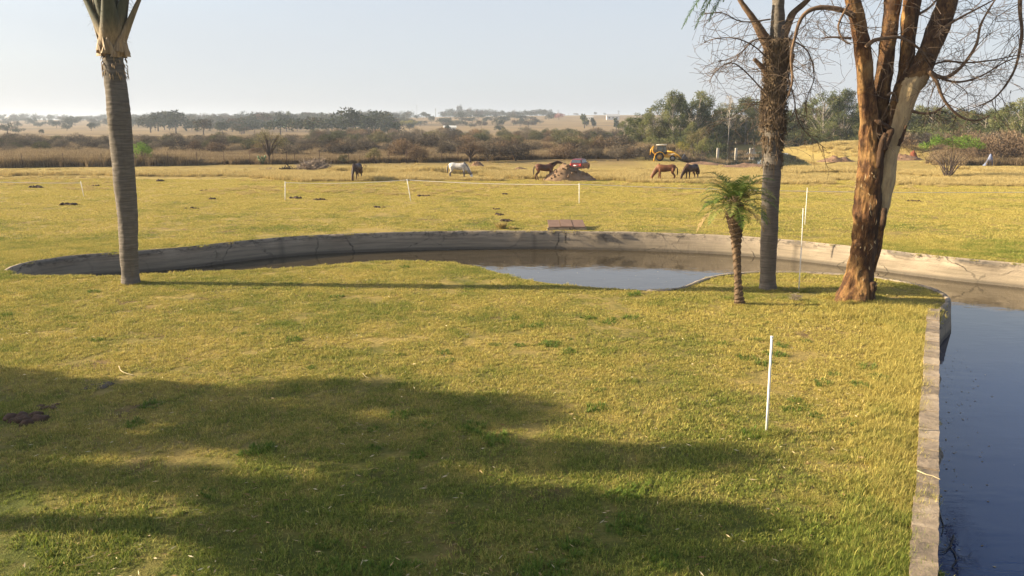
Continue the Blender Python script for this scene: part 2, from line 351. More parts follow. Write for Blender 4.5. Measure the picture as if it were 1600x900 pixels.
# ------------------------------------------------------------------ terrain
WZ = -.80
far_lip = [(6, 423), (20, 417), (47, 410), (80, 404.5), (119, 400), (187, 395.5), (240, 391.5), (290, 387.5), (345, 381.5), (406, 375), (455, 371), (500, 368), (570, 365.5), (640, 363.5), (719, 362), (750, 361.8),
           (800, 361.8), (870, 362), (937, 363), (1000, 364), (1065, 366), (1135, 369), (1195, 373), (1251, 377.5), (1310, 384), (1367, 390), (1425, 397), (1484, 403.5), (1540, 408.5), (1600, 413.5), (1680, 423), (1780, 441)]
near_edge = [(1460, 900), (1462, 780), (1462.5, 680), (1463, 600), (1464, 540), (1465, 500), (1468, 486), (1480, 480.5), (1487, 474.5), (1489, 468.5), (1483, 461), (1468, 453.5), (1445, 446.5), (1410, 439.5), (1367, 433), (1309, 428),
             (1250, 425.5), (1193, 425), (1147, 427), (1108, 433), (1085, 441), (1065, 452), (1050, 455.5), (980, 453), (937, 449.5), (880, 445), (837, 440), (800, 432), (772, 424), (745, 416.5), (719, 411), (650, 408), (569, 408),
             (520, 413.5), (469, 417.5), (406, 421), (312, 425), (228, 428.5), (175, 430.5), (125, 431.5), (60, 432), (28, 430), (8, 427)]
far_w = [P(*q) for q in far_lip]; near_w = [P(*q) for q in near_edge]
cope0 = P(1460, 900)
outline = far_w+[Vector((26, 24, 0)), Vector((29, 14, 0)), Vector((29, -12, 0)), cope0+(cope0-P(1466, 600)).normalized()*12]+near_w
def resample(pts, step):
    out = []
    n = len(pts)
    for i in range(n):
        a, b = pts[i], pts[(i+1) % n]; k = max(1, int((b-a).length/step))
        for j in range(k): out.append(a.lerp(b, j/k))
    return out
def smooth_closed(pts, it=1):
    for _ in range(it):
        n = len(pts); pts = [(pts[i-1]+pts[i]*2+pts[(i+1) % n])/4 for i in range(n)]
    return pts
OUT = smooth_closed(resample(outline, .45), 2)
OA = np.array([(p.x, p.y) for p in OUT])
def inside(x, y, A=OA):
    x1, y1 = A[:, 0], A[:, 1]; x2, y2 = np.roll(x1, -1), np.roll(y1, -1)
    c = ((y1 > y) != (y2 > y)); xi = x1+(y-y1)*(x2-x1)/np.where(y2 == y1, 1e-9, y2-y1)
    return bool(np.count_nonzero(c & (x < xi)) % 2)
def edge_dist(x, y): return float(np.sqrt(((OA-np.array([x, y]))**2).sum(1).min()))
DAMC = (41, 141)
def H(x, y):
    if y < 40: return 0.0
    h = .10*nz(x, y, 3, .09)*sstep(42, 60, y)
    # dam basin and the raised grassy bank on its right
    q = math.sqrt(((x-DAMC[0]-(y-DAMC[1])*.24)/13.5)**2+((y-DAMC[1])/44)**2); h += -1.6*(1-sstep(.75, 1.12, q))
    h += 2.3*math.exp(-(((x-60)/13)**2+((y-140)/20)**2))*(.8+.5*nz(x, y, 1, .13))
    h += 1.0*math.exp(-(((x-25)/6)**2+((y-126)/9)**2))
    h += .5*math.exp(-(((x-44)/16)**2+((y-192)/5)**2))
    # low swells in the paddock
    for (cx, cy, rx, ry, a) in ((-17, 82, 2.5, 1.6, .45), (-8.5, 79, 3.2, 1.5, .5), (-12.5, 78, 5, 1.6, -.35), (-2.5, 84, 1.7, 1.2, .3), (-11, 86, 5, 2, .25), (3, 88, 3, 1.4, .35)):
        h += a*math.exp(-(((x-cx)/rx)**2+((y-cy)/ry)**2))
    if y > 150:
        h += sstep(420, 1500, y)*(13+9*sstep(-500, 150, x)+3*nz(x, y, 5, .0016))+1.2*sstep(200, 500, y)*nz(x, y, 8, .006)
        h -= sstep(1600, 3500, y)*20
    return h
pts = [(p.x, p.y) for p in OUT]; nO = len(pts); edges = [(i, (i+1) % nO) for i in range(nO)]
def addgrid(x0, x1, y0, y1, s, skip=None):
    for x in np.arange(x0, x1+.01, s):
        for y in np.arange(y0, y1+.01, s):
            if skip and skip(x, y): continue
            if -35 < x < 35 and y < 45 and edge_dist(x, y) < .45: continue
            pts.append((float(x)+random.uniform(-.1, .1)*s, float(y)+random.uniform(-.1, .1)*s))
addgrid(-36, 36, -12, 48, 1.5)
addgrid(-100, 120, -30, 220, 3.5, lambda x, y: -37 < x < 37 and -13 < y < 49)
addgrid(-520, 520, -200, 640, 24, lambda x, y: -102 < x < 122 and -32 < y < 222)
addgrid(-4200, 4200, -900, 4200, 150, lambda x, y: -535 < x < 535 and -215 < y < 655)
V2, E2, F2, *_ = delaunay_2d_cdt([Vector(p) for p in pts], edges, [], 0, 1e-4)
gv = [(v.x, v.y, H(v.x, v.y)) for v in V2]; gf = []
for f in F2:
    cx = sum(V2[i].x for i in f)/3; cy = sum(V2[i].y for i in f)/3
    if -35 < cx < 35 and cy < 45 and inside(cx, cy): continue
    gf.append(tuple(f))
g = MB(); g.add(gv, gf); tag(g.build('ground', MG), kind='structure')

def sheet(name, poly, z, m):
    me = bpy.data.meshes.new(name); tris = delaunay_2d_cdt([Vector(p) for p in poly], [(i, (i+1) % len(poly)) for i in range(len(poly))], [], 1, 1e-4)
    me.from_pydata([(v.x, v.y, z) for v in tris[0]], [], [tuple(f) for f in tris[2]]); return tag(link(name, me, m), kind='structure')
sheet('pond_water', [(p.x, p.y) for p in OUT], WZ, M_WATER)
pb = sheet('pond_bed', [(p.x, p.y) for p in OUT], WZ-.6, M_SOIL)
dp = []
for k in range(48):
    a = 2*math.pi*k/48; yy = math.sin(a)*46; dp.append((DAMC[0]+math.cos(a)*14.5+yy*.24, DAMC[1]+yy))
sheet('dam_water', dp, -.62, M_DAM)

# ------------------------------------------------------------------ pond wall: rim + battered face
def wall_profile(o, inward, spall):
    """rim outer edge, rim top, lip, face points"""
    return [(-.13, -.06), (-.12, .03), (-.02, .045), (.0+spall*.5, .02-spall*.5), (.015+spall, -.08), (.03+spall*.5, -.17), (.05, -.35), (.08, -.6), (.10, -.82), (.12, -1.42)]
cen = []
n = len(OUT)
def walls():
    W_ = MB(); FINE = resample(OUT, .16); m = len(FINE); prof_n = 10; soft = resample(near_w[23:], .3)[:-30]; vs = []; at = []
    skip = []
    for i, p in enumerate(FINE):
        t = (FINE[(i+1) % m]-FINE[i-1]).normalized(); nrm = Vector((-t.y, t.x, 0))     # toward the water?
        if not inside(p.x+nrm.x*.3, p.y+nrm.y*.3): nrm = -nrm
        dn_ = min((p-k_).length for k_ in soft); hide = dn_ < .5
        q = max(0, nz(p.x, p.y, 2, 1.1)*1.2-.12)+max(0, nz(p.x, p.y, 9, 4.0)-.25)*.5
        sp_ = min(.15, q*.34)
        joint = .42 if (i % 61 == 0) else 0.0
        for j, (o, z) in enumerate(wall_profile(0, 0, sp_)):
            w = nrm*(o+.02*nz(p.x, p.y, z*3, 1.7))
            vs.append(Vector((p.x, p.y, 0))+w+Vector((0, 0, z+(.012*nz(p.x, p.y, 4, 2.5) if j < 4 else 0)-(.075 if hide and j < 4 else 0))))
            at.append(max(joint if j > 1 else 0, min(.65, sp_*6.0) if 3 <= j <= 4 else (.6 if hide and j < 5 else 0.0)))
        skip.append(False)
    fs = []
    for i in range(m):
        k = (i+1) % m
        for j in range(prof_n-1): fs.append((i*prof_n+j, k*prof_n+j, k*prof_n+j+1, i*prof_n+j+1))
    W_.add(vs, fs, at); return W_
pw = walls().build('pond_wall', M_CONC)
tag(pw, 'low curved weathered concrete wall holding the bank round the winding pond', 'wall')

# coping along the straight near side
cr = empty('channel_coping', (P(1467, 500).x, P(1467, 500).y, 0)); tag(cr, 'straight strip of rough brown coping stones between the lawn and the dark water', 'coping')
a = P(1465, 488); path = [P(1467, 488), P(1465.5, 640), P(1465, 780), P(1463, 900)]
path.append(path[-1]+(path[-1]-path[-2]).normalized()*6)
segl = []; acc = []
def along(path, s):
    for i in range(len(path)-1):
        l = (path[i+1]-path[i]).length
        if s <= l: return path[i].lerp(path[i+1], s/l), (path[i+1]-path[i]).normalized()
        s -= l
    return path[-1], (path[-1]-path[-2]).normalized()
tot = sum((path[i+1]-path[i]).length for i in range(len(path)-1)); s = 0.0; kk = 0
while s < tot-.3:
    ln = random.uniform(.36, .56); p, t = along(path, s+ln/2); side = Vector((-t.y, t.x, 0))
    if side.x > 0: side = -side          # to the lawn side (-X)
    w = random.uniform(.27, .30); b = bmesh.new(); bmesh.ops.create_cube(b, size=1)
    bmesh.ops.scale(b, vec=(w, ln-.018, .15), verts=b.verts); bmesh.ops.subdivide_edges(b, edges=b.edges[:], cuts=3, use_grid_fill=True)
    for v in b.verts:
        q = v.co*1.0; e = max(abs(q.x)/(w/2), abs(q.y)/(ln/2-.009)); 
        d = noise.noise_vector(q*7+Vector((kk*3.1, 0, 0)))*.014; v.co += d*(1.0 if e > .9 else .5)
    me = bpy.data.meshes.new('coping_stone'); b.to_mesh(me); b.free()
    o = link('coping_stone', me, M_STONE, cr); c = p+side*(w/2-.01)-cr.location
    o.location = (c.x, c.y, .01+random.uniform(-.008, .012)); o.rotation_euler = (random.uniform(-.006, .006), random.uniform(-.01, .01), math.atan2(t.y, t.x)-math.pi/2+random.uniform(-.012, .012))
    s += ln; kk += 1

# ------------------------------------------------------------------ grass
def patch(name, size, nb, hmin, hmax, wd, m, lean=.5, straws=0):
    n = nb
    cl = rng.uniform(-size/2, size/2, (max(8, nb//22), 2)); idx = rng.integers(0, len(cl), n)
    xy = cl[idx]+rng.normal(0, size*.024, (n, 2)); far = rng.random(n) < .35; xy[far] = rng.uniform(-size/2, size/2, (far.sum(), 2))
    base = np.c_[xy, np.full(n, -.01)]
    az = rng.uniform(0, 2*np.pi, n); ln = rng.beta(2, 2.2, n)*(hmax-hmin)+hmin; tl = np.abs(rng.normal(0, lean, n))+.15
    d1 = np.c_[np.cos(az)*np.sin(tl*.6), np.sin(az)*np.sin(tl*.6), np.cos(tl*.6)]; d2 = np.c_[np.cos(az)*np.sin(tl*1.7), np.sin(az)*np.sin(tl*1.7), np.cos(tl*1.7)]
    sd = np.c_[-np.sin(az), np.cos(az), np.zeros(n)]*(wd*rng.uniform(.6, 1.3, n))[:, None]/2
    mid = base+d1*(ln*.5)[:, None]; tip = mid+d2*(ln*.55)[:, None]
    q1 = np.stack([base-sd, base+sd, mid+sd*.8, mid-sd*.8], 1); q2 = np.stack([mid-sd*.8, mid+sd*.8, tip+sd*.1, tip-sd*.1], 1)
    t = rng.random(n); me = quads_mesh(name, np.concatenate([q1, q2]), np.concatenate([t, t]), m); return bpy.data.objects.new(name, me)
def scatter(name, protos, pts3, scales, label, cat, kind='stuff', tilt=0.0):
    col = bpy.data.collections.new(name+'_tufts')
    for p in protos: col.objects.link(p)
    me = bpy.data.meshes.new(name); me.vertices.add(len(pts3)); me.vertices.foreach_set('co', np.array(pts3, dtype=np.float32).reshape(-1))
    a = me.attributes.new('sc', 'FLOAT', 'POINT'); a.data.foreach_set('value', np.array(scales, dtype=np.float32))
    o = bpy.data.objects.new(name, me); C.objects.link(o)
    ng = bpy.data.node_groups.new(name, 'GeometryNodeTree'); ng.interface.new_socket('Geometry', in_out='INPUT', socket_type='NodeSocketGeometry'); ng.interface.new_socket('Geometry', in_out='OUTPUT', socket_type='NodeSocketGeometry')
    i = ng.nodes.new('NodeGroupInput'); u = ng.nodes.new('NodeGroupOutput'); ip = ng.nodes.new('GeometryNodeInstanceOnPoints'); ci = ng.nodes.new('GeometryNodeCollectionInfo')
    ci.inputs['Collection'].default_value = col; ci.inputs['Separate Children'].default_value = True; ci.inputs['Reset Children'].default_value = True
    rv = ng.nodes.new('FunctionNodeRandomValue'); rv.data_type = 'FLOAT_VECTOR'; rv.inputs[0].default_value = (-tilt, -tilt, 0); rv.inputs[1].default_value = (tilt, tilt, 6.283)
    ri = ng.nodes.new('FunctionNodeRandomValue'); ri.data_type = 'INT'; ri.inputs[4].default_value = 0; ri.inputs[5].default_value = len(protos)-1
    na = ng.nodes.new('GeometryNodeInputNamedAttribute'); na.data_type = 'FLOAT'; na.inputs[0].default_value = 'sc'
    K = ng.links.new
    K(i.outputs[0], ip.inputs['Points']); K(ci.outputs[0], ip.inputs['Instance']); ip.inputs['Pick Instance'].default_value = True
    K(ri.outputs[2], ip.inputs['Instance Index']); K(rv.outputs[0], ip.inputs['Rotation']); K(na.outputs[0], ip.inputs['Scale']); K(ip.outputs[0], u.inputs[0])
    md = o.modifiers.new('scatter', 'NODES'); md.node_group = ng
    tag(o, label, cat, kind=kind); return o
P_lawn = [patch('lawn_patch', .9, 1700, .025, .085, .0085, M_BL, .7) for _ in range(6)]
P_mid = [patch('paddock_patch', 1.8, 1500, .03, .085, .018, M_BL, .7) for _ in range(5)]
P_shag = [patch('shaggy_patch', .5, 420, .06, .20, .008, M_BL, .55) for _ in range(5)]
P_tall = [patch('tall_patch', 1.4, 420, .18, .55, .022, M_TALL, .28) for _ in range(5)]
P_veld = [patch('veld_patch', 2.6, 700, .6, 1.5, .05, M_VELD, .22) for _ in range(5)]
def infr(x, y, mrg=1.5): return abs(x) < .66*y+mrg
lp, ls = [], []
for y in np.arange(5.5, 34, .62):
    for x in np.arange(-.67*y-1.5, .67*y+1.5, .62):
        xx = x+random.uniform(-.25, .25); yy = y+random.uniform(-.25, .25)
        if xx > 20 and yy < 30: continue
        if inside(xx, yy) or edge_dist(xx, yy) < .42: continue
        if yy < 16.5 and xx > near_w[3].x-.62 : continue
        lp.append((xx, yy, 0)); ls.append(random.uniform(.65, 1.15)*(1+.5*max(0, nz(xx, yy, 0, .7)))*(.45 if nz(xx, yy, 5, .55) < -.38 else 1))
scatter('lawn_grass', P_lawn, lp, ls, 'short mown lawn grass, patchy green and straw, this side of the pond', 'grass')
# the small strips close to the rims
lp, ls = [], []
Pe = [patch('edge_patch', .3, 170, .03, .08, .008, M_BL, .7) for _ in range(4)]
for p in resample(OUT, .17):
    if p.y < 6 or p.y > 42 or abs(p.x) > .68*p.y+1: continue
    for r in (.2, .38, .55):
        a = random.uniform(0, 6.28); x = p.x+math.cos(a)*r; y = p.y+math.sin(a)*r
        if inside(x, y) or edge_dist(x, y) < .19: continue
        if y < 16.6 and x > near_w[3].x-.42: continue
        lp.append((x, y, 0)); ls.append(random.uniform(.6, 1.1))
# grass that hangs over the left part of the near edge
for p in near_w[27:]:
    for k in range(14): lp.append((p.x+random.uniform(-1.2, 1.2), p.y-random.uniform(.02, .35), .0)); ls.append(random.uniform(.8, 1.5))
lp = [q for q in lp if not inside(q[0], q[1])]; ls = ls[:len(lp)]
scatter('fringe_grass', Pe, lp, ls, 'ragged fringe of grass growing up to the pond rim', 'grass')
lp, ls = [], []
for y in np.arange(28, 72, 1.35):
    for x in np.arange(-.67*y-2, .67*y+2, 1.35):
        xx = x+random.uniform(-.5, .5); yy = y+random.uniform(-.5, .5)
        if yy < 44 and (inside(xx, yy) or edge_dist(xx, yy) < .85 or not (yy > 33.5 or abs(xx) > 12)): continue
        if yy < 44 and yy < np.interp(xx, [p.x for p in far_w], [p.y for p in far_w]): continue
        lp.append((xx, yy, H(xx, yy))); ls.append(random.uniform(.75, 1.2))
scatter('paddock_grass', P_mid, lp, ls, 'short yellowing paddock grass beyond the pond', 'grass')
lp, ls = [], []
for i in range(900):      # dry shaggy grass beside the coping and round the big tree
    t = random.random()
    y = random.uniform(5.5, 19.5); x0 = np.interp(y, [P(1428, 900).y, P(1443, 490).y], [P(1428, 900).x, P(1443, 490).x]) + (y < 7.8)*(y-7.8)*.4; x = x0-abs(random.gauss(0, .8))
    lp.append((x, y, 0)); ls.append(random.uniform(.35, 1.0)*(1.0 if abs(x-x0) < .8 else .5))
for i in range(170):
    c = P(1400, 488); x = c.x+random.gauss(0, .75); y = c.y+random.gauss(0, .55)
    if edge_dist(x, y) > .25 and not inside(x, y): lp.append((x, y, 0)); ls.append(random.uniform(.5, 1.15))
for i in range(55):
    c = P(1335, 468); a = random.uniform(0, 6.28); lp.append((c.x+math.cos(a)*random.uniform(.5, .72), c.y+math.sin(a)*random.uniform(.5, .7), 0)); ls.append(random.uniform(.4, 1.0))
for (px, py) in ((205, 443), (1200, 452), (1155, 476), (1248, 455), (1197, 677)):
    c = P(px, py)
    for i in range(14): a = random.uniform(0, 6.28); r = random.uniform(.15, .4) if px in (205, 1200) else random.uniform(.06, .2); lp.append((c.x+math.cos(a)*r, c.y+math.sin(a)*r, 0)); ls.append(random.uniform(.3, .6))
scatter('shaggy_grass', P_shag, lp, ls, 'longer shaggy grass beside the coping and round the trunks', 'grass')
lp, ls = [], []
for i in range(9000):      # golden ungrazed band across the paddock
    px = random.uniform(-20, 1620); y0 = np.interp(px, [0, 380, 480, 760, 860, 1100, 1300, 1600], [271, 271, 262, 266, 270, 266, 262, 266]); y1 = np.interp(px, [0, 380, 480, 760, 900, 1100, 1600], [274, 276, 285, 282, 283, 287, 291])
    py = random.uniform(y0, y1); p = P(px, py)
    if nz(p.x, p.y, 0, .12) < -.22 or (px < 400 and random.random() < .8): continue
    if 425 < px < 520 and py < 268: continue
    lp.append((p.x, p.y, H(p.x, p.y))); ls.append(random.uniform(.35, .95)*(1+.5*nz(p.x, p.y, 2, .2)))
for i in range(2600):      # sparse tufts nearer and farther
    px = random.uniform(-10, 1610); py = random.uniform(252 if px > 420 else 264, 306); p = P(px, py)
    if nz(p.x, p.y, 7, .1) < .02: continue
    lp.append((p.x, p.y, H(p.x, p.y))); ls.append(random.uniform(.15, .42))
for i in range(1100):      # the raised bank by the dam
    x = random.gauss(60, 11); y = random.gauss(136, 14); h = H(x, y)
    if h > .25: lp.append((x, y, h)); ls.append(random.uniform(.6, 1.1))
scatter('golden_grass', P_tall, lp, ls, 'tall golden ungrazed grass across the middle of the paddock', 'grass')
lp, ls = [], []
fence_px = [(-60, 263.5), (0, 262.5), (160, 261), (300, 259), (420, 257), (560, 255.5), (700, 253), (860, 249), (960, 248)]
def fence_y(px): return float(np.interp(px, [q[0] for q in fence_px], [q[1] for q in fence_px]))
for i in range(5200):
    px = random.uniform(-40, 975); p = P(px, fence_y(px)); yy = p.y+random.uniform(.6, 34)**1.0; x = p.x*yy/p.y
    lp.append((x, yy, H(x, yy))); ls.append(random.uniform(.35, .95)*(1.15 if px < 300 else .8))
for i in range(1500):
    y = random.uniform(118, 330); x = random.uniform(-.66*y, .3*y); lp.append((x, y, H(x, y))); ls.append(random.uniform(.5, 1.0))
for i in range(260):
    y = random.uniform(96, 150); x = random.uniform(.53*y, .66*y); lp.append((x, y, H(x, y))); ls.append(random.uniform(.5, 1.0))
scatter('veld_grass', P_veld, lp, ls, 'rank reddish veld grass behind the wire fence', 'grass')

# ------------------------------------------------------------------ twigs and branches generator
def grow(mb, p, d, ln, r, depth, rnd, droop=.25, zig=.35, rmin=.006, kids=3, sides=5):
    nseg = max(3, int(ln/.17)); seg = ln/nseg; pts = [p.copy()]; q = p.copy(); dd = d.normalized(); out = []
    for i in range(nseg):
        dd = (dd+Vector((rnd.gauss(0, zig), rnd.gauss(0, zig), rnd.gauss(0, zig)-droop*seg*1.1))*.42).normalized()
        q = q+dd*seg; pts.append(q.copy()); out.append((q.copy(), dd.copy(), i/nseg))
    rad = [max(rmin, r*(1-.75*i/nseg)) for i in range(nseg+1)]
    mb.tube(pts, rad, sides if r > .02 else 3, cap=False)
    if depth > 0:
        for _ in range(kids):
            q, dd, t = rnd.choice(out[max(0, len(out)//6):]); sd = Vector((rnd.gauss(0, 1), rnd.gauss(0, 1), rnd.gauss(0, .8))); sd = (sd-dd*sd.dot(dd)).normalized()
            grow(mb, q, (dd*.7+sd*.8), ln*rnd.uniform(.4, .68), max(rmin, r*(1-.7*t)*.5), depth-1, rnd, droop, zig, rmin, kids, sides)
def px_path(pp, Y, dy=0.0):
    return [D(a, b, Y+(c[0] if c else 0)) for (a, b, *c) in pp]
def smooth_path(pts, k=4):
    out = []
    for i in range(len(pts)-1):
        p0, p1, p2, p3 = pts[max(0, i-1)], pts[i], pts[i+1], pts[min(len(pts)-1, i+2)]
        for j in range(k):
            t = j/k; out.append(.5*((2*p1)+(-p0+p2)*t+(2*p0-5*p1+4*p2-p3)*t*t+(-p0+3*p1-3*p2+p3)*t**3))
    out.append(pts[-1]); return out
def sm_rad(r, k=4): 
    out = []
    for i in range(len(r)-1):
        for j in range(k): out.append(lerp(r[i], r[i+1], j/k))
    out.append(r[-1]); return out

# ------------------------------------------------------------------ left palm
def ringtrunk(pp, Y, k=14, nsides=28, ring=.11, amp=.010):
    """pp: (cx px, py, width px)"""
    pts = [D(a, b, Y) for a, b, w in pp]; rr = [w/2*Y/F*.93 for a, b, w in pp]
    pts = smooth_path(pts, k); rr = sm_rad(rr, k)
    # resample finely by length
    L_ = [0]
    for i in range(1, len(pts)): L_.append(L_[-1]+(pts[i]-pts[i-1]).length)
    n = int(L_[-1]/.035); P2, R2 = [], []
    for i in range(n+1):
        s = L_[-1]*i/n; x = [np.interp(s, L_, [p[j] for p in pts]) for j in range(3)]; P2.append(Vector(x)); R2.append(float(np.interp(s, L_, rr)))
    mb = MB()
    def disp(p, dr, a, i):
        s = i*L_[-1]/n; ph = s/ring+nz(dr.x, dr.y, s*.6, 1.0)*1.3+nz(s, 0, 5, .9)*2.6; saw = ph-math.floor(ph)
        return amp*(saw-.5)*(1.2+2.2*nz(dr.x*.8, dr.y*.8, s*1.1))+.026*nz(dr.x*1.2, dr.y*1.2, s*.8)+.016*nz(dr.x*3, dr.y*3, s*6)-.03*max(0, nz(dr.x*4, dr.y*4, s*2.6)-.35)*2+.07*max(0, 1-s/.35)*(.6+.6*nz(dr.x*3, dr.y*3, 4))
    mb.tube(P2, R2, nsides, disp=disp); return mb, P2, R2
def frond(base, d, ln, leaf, pairs, m, arch=1.0, stemr=.02, tone=.5, stiff=.0, lw=.03, droopleaf=.35):
    """rachis + leaflets; returns (mesh tubes, leaf quads, tones)"""
    d = d.normalized(); pts = [base.copy()]; q = base.copy(); dd = d.copy(); k = 14
    for i in range(k):
        dd = (dd+Vector((0, 0, -arch*(.5+i/k)/k*1.6))).normalized(); q = q+dd*ln/k; pts.append(q.copy())
    ps = np.array([tuple(p) for p in pts]); tt = np.linspace(.14, 1, pairs); xs = np.stack([np.interp(tt*k, np.arange(k+1), ps[:, j]) for j in range(3)], 1)
    tg = unit(np.gradient(xs, axis=0)); side = unit(np.cross(tg, np.array([0, 0, 1.0])+1e-3)); up = np.cross(side, tg)
    A = []; T = []
    for sgn in (-1, 1):
        sh = np.sin(np.pi*np.clip(tt, 0, 1)**.8*.86+.35)[:, None]
        dr = unit(side*sgn+tg*(.55+rng.normal(0, .12, (pairs, 1)))+up*(.28+rng.normal(0, .18, (pairs, 1))))
        l = leaf*sh*rng.uniform(.85, 1.1, (pairs, 1)); mid = xs+dr*l*.5; tip = mid+unit(dr+np.array([0, 0, -droopleaf*1.6]))*l*.5
        wv = unit(np.cross(dr, up))*lw/2
        A.append(np.stack([xs-wv*.6, xs+wv*.6, mid+wv, mid-wv], 1)); A.append(np.stack([mid-wv, mid+wv, tip+wv*.1, tip-wv*.1], 1)); T += [rng.normal(tone, .15, pairs)]; T += [T[-1]]
    return pts, np.concatenate(A), np.clip(np.concatenate(T), 0, 1)
def frond_obj(parent, base, d, ln, leaf, pairs, m, mr, **k):
    tone = k.get('tone', .5); sr = k.get('stemr', .02)
    pts, Q, T = frond(base, d, ln, leaf, pairs, m, **k)
    o = link('frond', quads_mesh('frond', Q, T, m), None, parent)
    mb = MB(); mb.cur = tone; mb.tube(pts, [max(.004, sr*(1-.85*i/len(pts))) for i in range(len(pts))], 5); mb.build('leaf_stalk', m, o)
    return o
M_BOOT = None
def m_boot():
    m, nt, b = newmat('leaf_base_husk'); pos = N(nt, 'ShaderNodeTexCoord').outputs['Object']
    n1 = noise_n(nt, stretch(nt, pos, (9, 9, 1.0)), 1.5, 6, .7); at = N(nt, 'ShaderNodeAttribute', attribute_name='tone').outputs['Fac']
    c = ramp(nt, n1, [(.3, (.14, .09, .05)), (.55, (.34, .23, .12)), (.75, (.5, .36, .19))])
    c = mixc(nt, at, c, mixc(nt, n1, (.028, .034, .02), (.085, .09, .055)))
    L(nt, c, b.inputs['Base Color']); b.inputs['Roughness'].default_value = .7; bump(nt, b, n1, .6, .02); return m
M_BOOT = m_boot()
Yp = P(205, 443).y
lpalm = empty('palm_tree', P(205, 443)); tag(lpalm, 'tall palm with grey ringed trunk leaning left on the near lawn by the pond', 'palm tree')
def rel(parent, o): o.location = -Vector(parent.location); return o
mb, PP, RR = ringtrunk([(206, 448, 32), (205, 443, 29), (204, 425, 27.5), (201, 380, 29), (197, 310, 33), (191, 240, 35), (186, 180, 36), (181, 135, 34), (178.5, 105, 32), (177.5, 86, 31)], Yp)
rel(lpalm, mb.build('trunk', M_PALM, lpalm))
top = PP[-1]
rnd = random.Random(3)
for k in range(11):
    az = k*2.399+.35; ring_ = k/11; h0 = ring_*.22; out = Vector((math.cos(az), math.sin(az), 0)); side = Vector((-out.y, out.x, 0))
    mb = MB(); vs = []; at = []; nu = 7; nv = 16; spread = 1.75-ring_*1.3; Lb = 2.1
    for j in range(nv):
        t = j/(nv-1); wd = .36*(1-t)**1.4+.10; hh = t*Lb; off = .22+spread*(.48*t**1.15)
        c = top+Vector((0, 0, h0-.08+hh))+out*(off+.02)
        for i in range(nu):
            u = i/(nu-1)*2-1; vs.append(c+side*u*wd-out*(u*u)*wd*.55); at.append(sstep(.12, .55, t)*(.95 if k % 3 else .55))
    vs2 = [v-out*.035 for v in vs]
    fs = [(j*nu+i, j*nu+i+1, (j+1)*nu+i+1, (j+1)*nu+i) for j in range(nv-1) for i in range(nu-1)]
    b0 = len(vs); fs2 = [tuple(b0+q for q in reversed(f)) for f in fs]
    rim = []
    for j in range(nv-1): rim += [(j*nu, (j+1)*nu, b0+(j+1)*nu, b0+j*nu), (j*nu+nu-1, b0+j*nu+nu-1, b0+(j+1)*nu+nu-1, (j+1)*nu+nu-1)]
    mb.add(vs+vs2, fs+fs2+rim, at+at); ob = rel(lpalm, mb.build('leaf_base', M_BOOT, lpalm))
    end = top+Vector((0, 0, h0-.08+Lb))+out*(.2+spread*.5); fo = frond_obj(lpalm, end-Vector((0, 0, .15)), out*(.55+spread*.4)+Vector((0, 0, 1.5)), rnd.uniform(2.6, 3.1), .62, 60, M_FROND, M_BOOT, arch=1.15, stemr=.05, lw=.05, tone=.45)
    rel(lpalm, fo)
mb = MB()
for k in range(170):   # hairy fibres on the leaf bases
    az = rnd.uniform(0, 6.28); h = rnd.uniform(.3, 1.9); r = .22+.45*(h/2)**1.4; p = top+Vector((math.cos(az)*r, math.sin(az)*r, h))
    grow(mb, p, Vector((math.cos(az), math.sin(az), -.6)), rnd.uniform(.12, .3), .004, 0, rnd, .9, .5, .003)
rel(lpalm, tag(mb.build('fibre', M_TWIG, lpalm), kind='stuff'))
mb = MB()
for k in range(60):   # tattered ring of old scars under the crown
    az = rnd.uniform(0, 6.28); p = top+Vector((math.cos(az)*.30, math.sin(az)*.30, rnd.uniform(-.65, -.02))); mb.tube([p, p+Vector((math.cos(az)*.04, math.sin(az)*.04, -.05)), p+Vector((math.cos(az)*.05, math.sin(az)*.05, -.13))], [.012, .018, .003], 4)
rel(lpalm, tag(mb.build('husk_shred', M_BOOT, lpalm), kind='stuff'))

# ------------------------------------------------------------------ second palm, wrapped by a leafless creeper
Yq = P(1200, 452).y
rp = empty('palm_tree', P(1200, 452)); tag(rp, 'tall grey palm trunk wrapped in bare twigs higher up, right of the small date palm', 'palm tree')
mb, PQ, RQ = ringtrunk([(1200, 458, 30), (1200, 450, 27.5), (1200.5, 425, 26.5), (1201, 380, 28), (1204, 310, 29.5), (1206.5, 260, 29), (1208, 200, 27), (1211, 140, 29), (1214, 90, 27), (1215, 40, 22), (1216, 0, 19), (1217, -40, 18), (1218, -70, 18)], Yq, ring=.14, amp=.006)
rel(rp, mb.build('trunk', M_PALM, rp))
rnd = random.Random(11)
def stub(pp, rr, parent, name='stub', m=None, Y=Yq):
    mb = MB(); pts = smooth_path(px_path(pp, Y), 5); r = sm_rad([q*Y/F/2 for q in rr], 5)
    mb.tube(pts, r, 10, disp=lambda p, dr, a, i: .012*nz(p.x*6, p.y*6, p.z*6)); return rel(parent, mb.build(name, m or M_BRANCH, parent))
M_FIB = simple('fibrous_husk', (.15, .105, .065), .95, var=.5, scale=12, bmp=.9)
mb = MB()   # thick rough jacket of old husk and creeper stems, y 215 upward
jp = [p for p in PQ if p.z > D(1208, 212, Yq).z and p.z < D(1214, 60, Yq).z]; jr = []
for i, p in enumerate(jp):
    t = i/len(jp); jr.append(.235+.03*math.sin(t*3.0)+.05*t)
def jd(p, dr, a, i): return .06*nz(dr.x*2.2, dr.y*2.2, p.z*2.2)+.09*abs(nz(dr.x*5, dr.y*5, p.z*7))-.02
for i in range(len(jr)): jr[i] *= sstep(0, .08, i/len(jr))*.25+.75; 
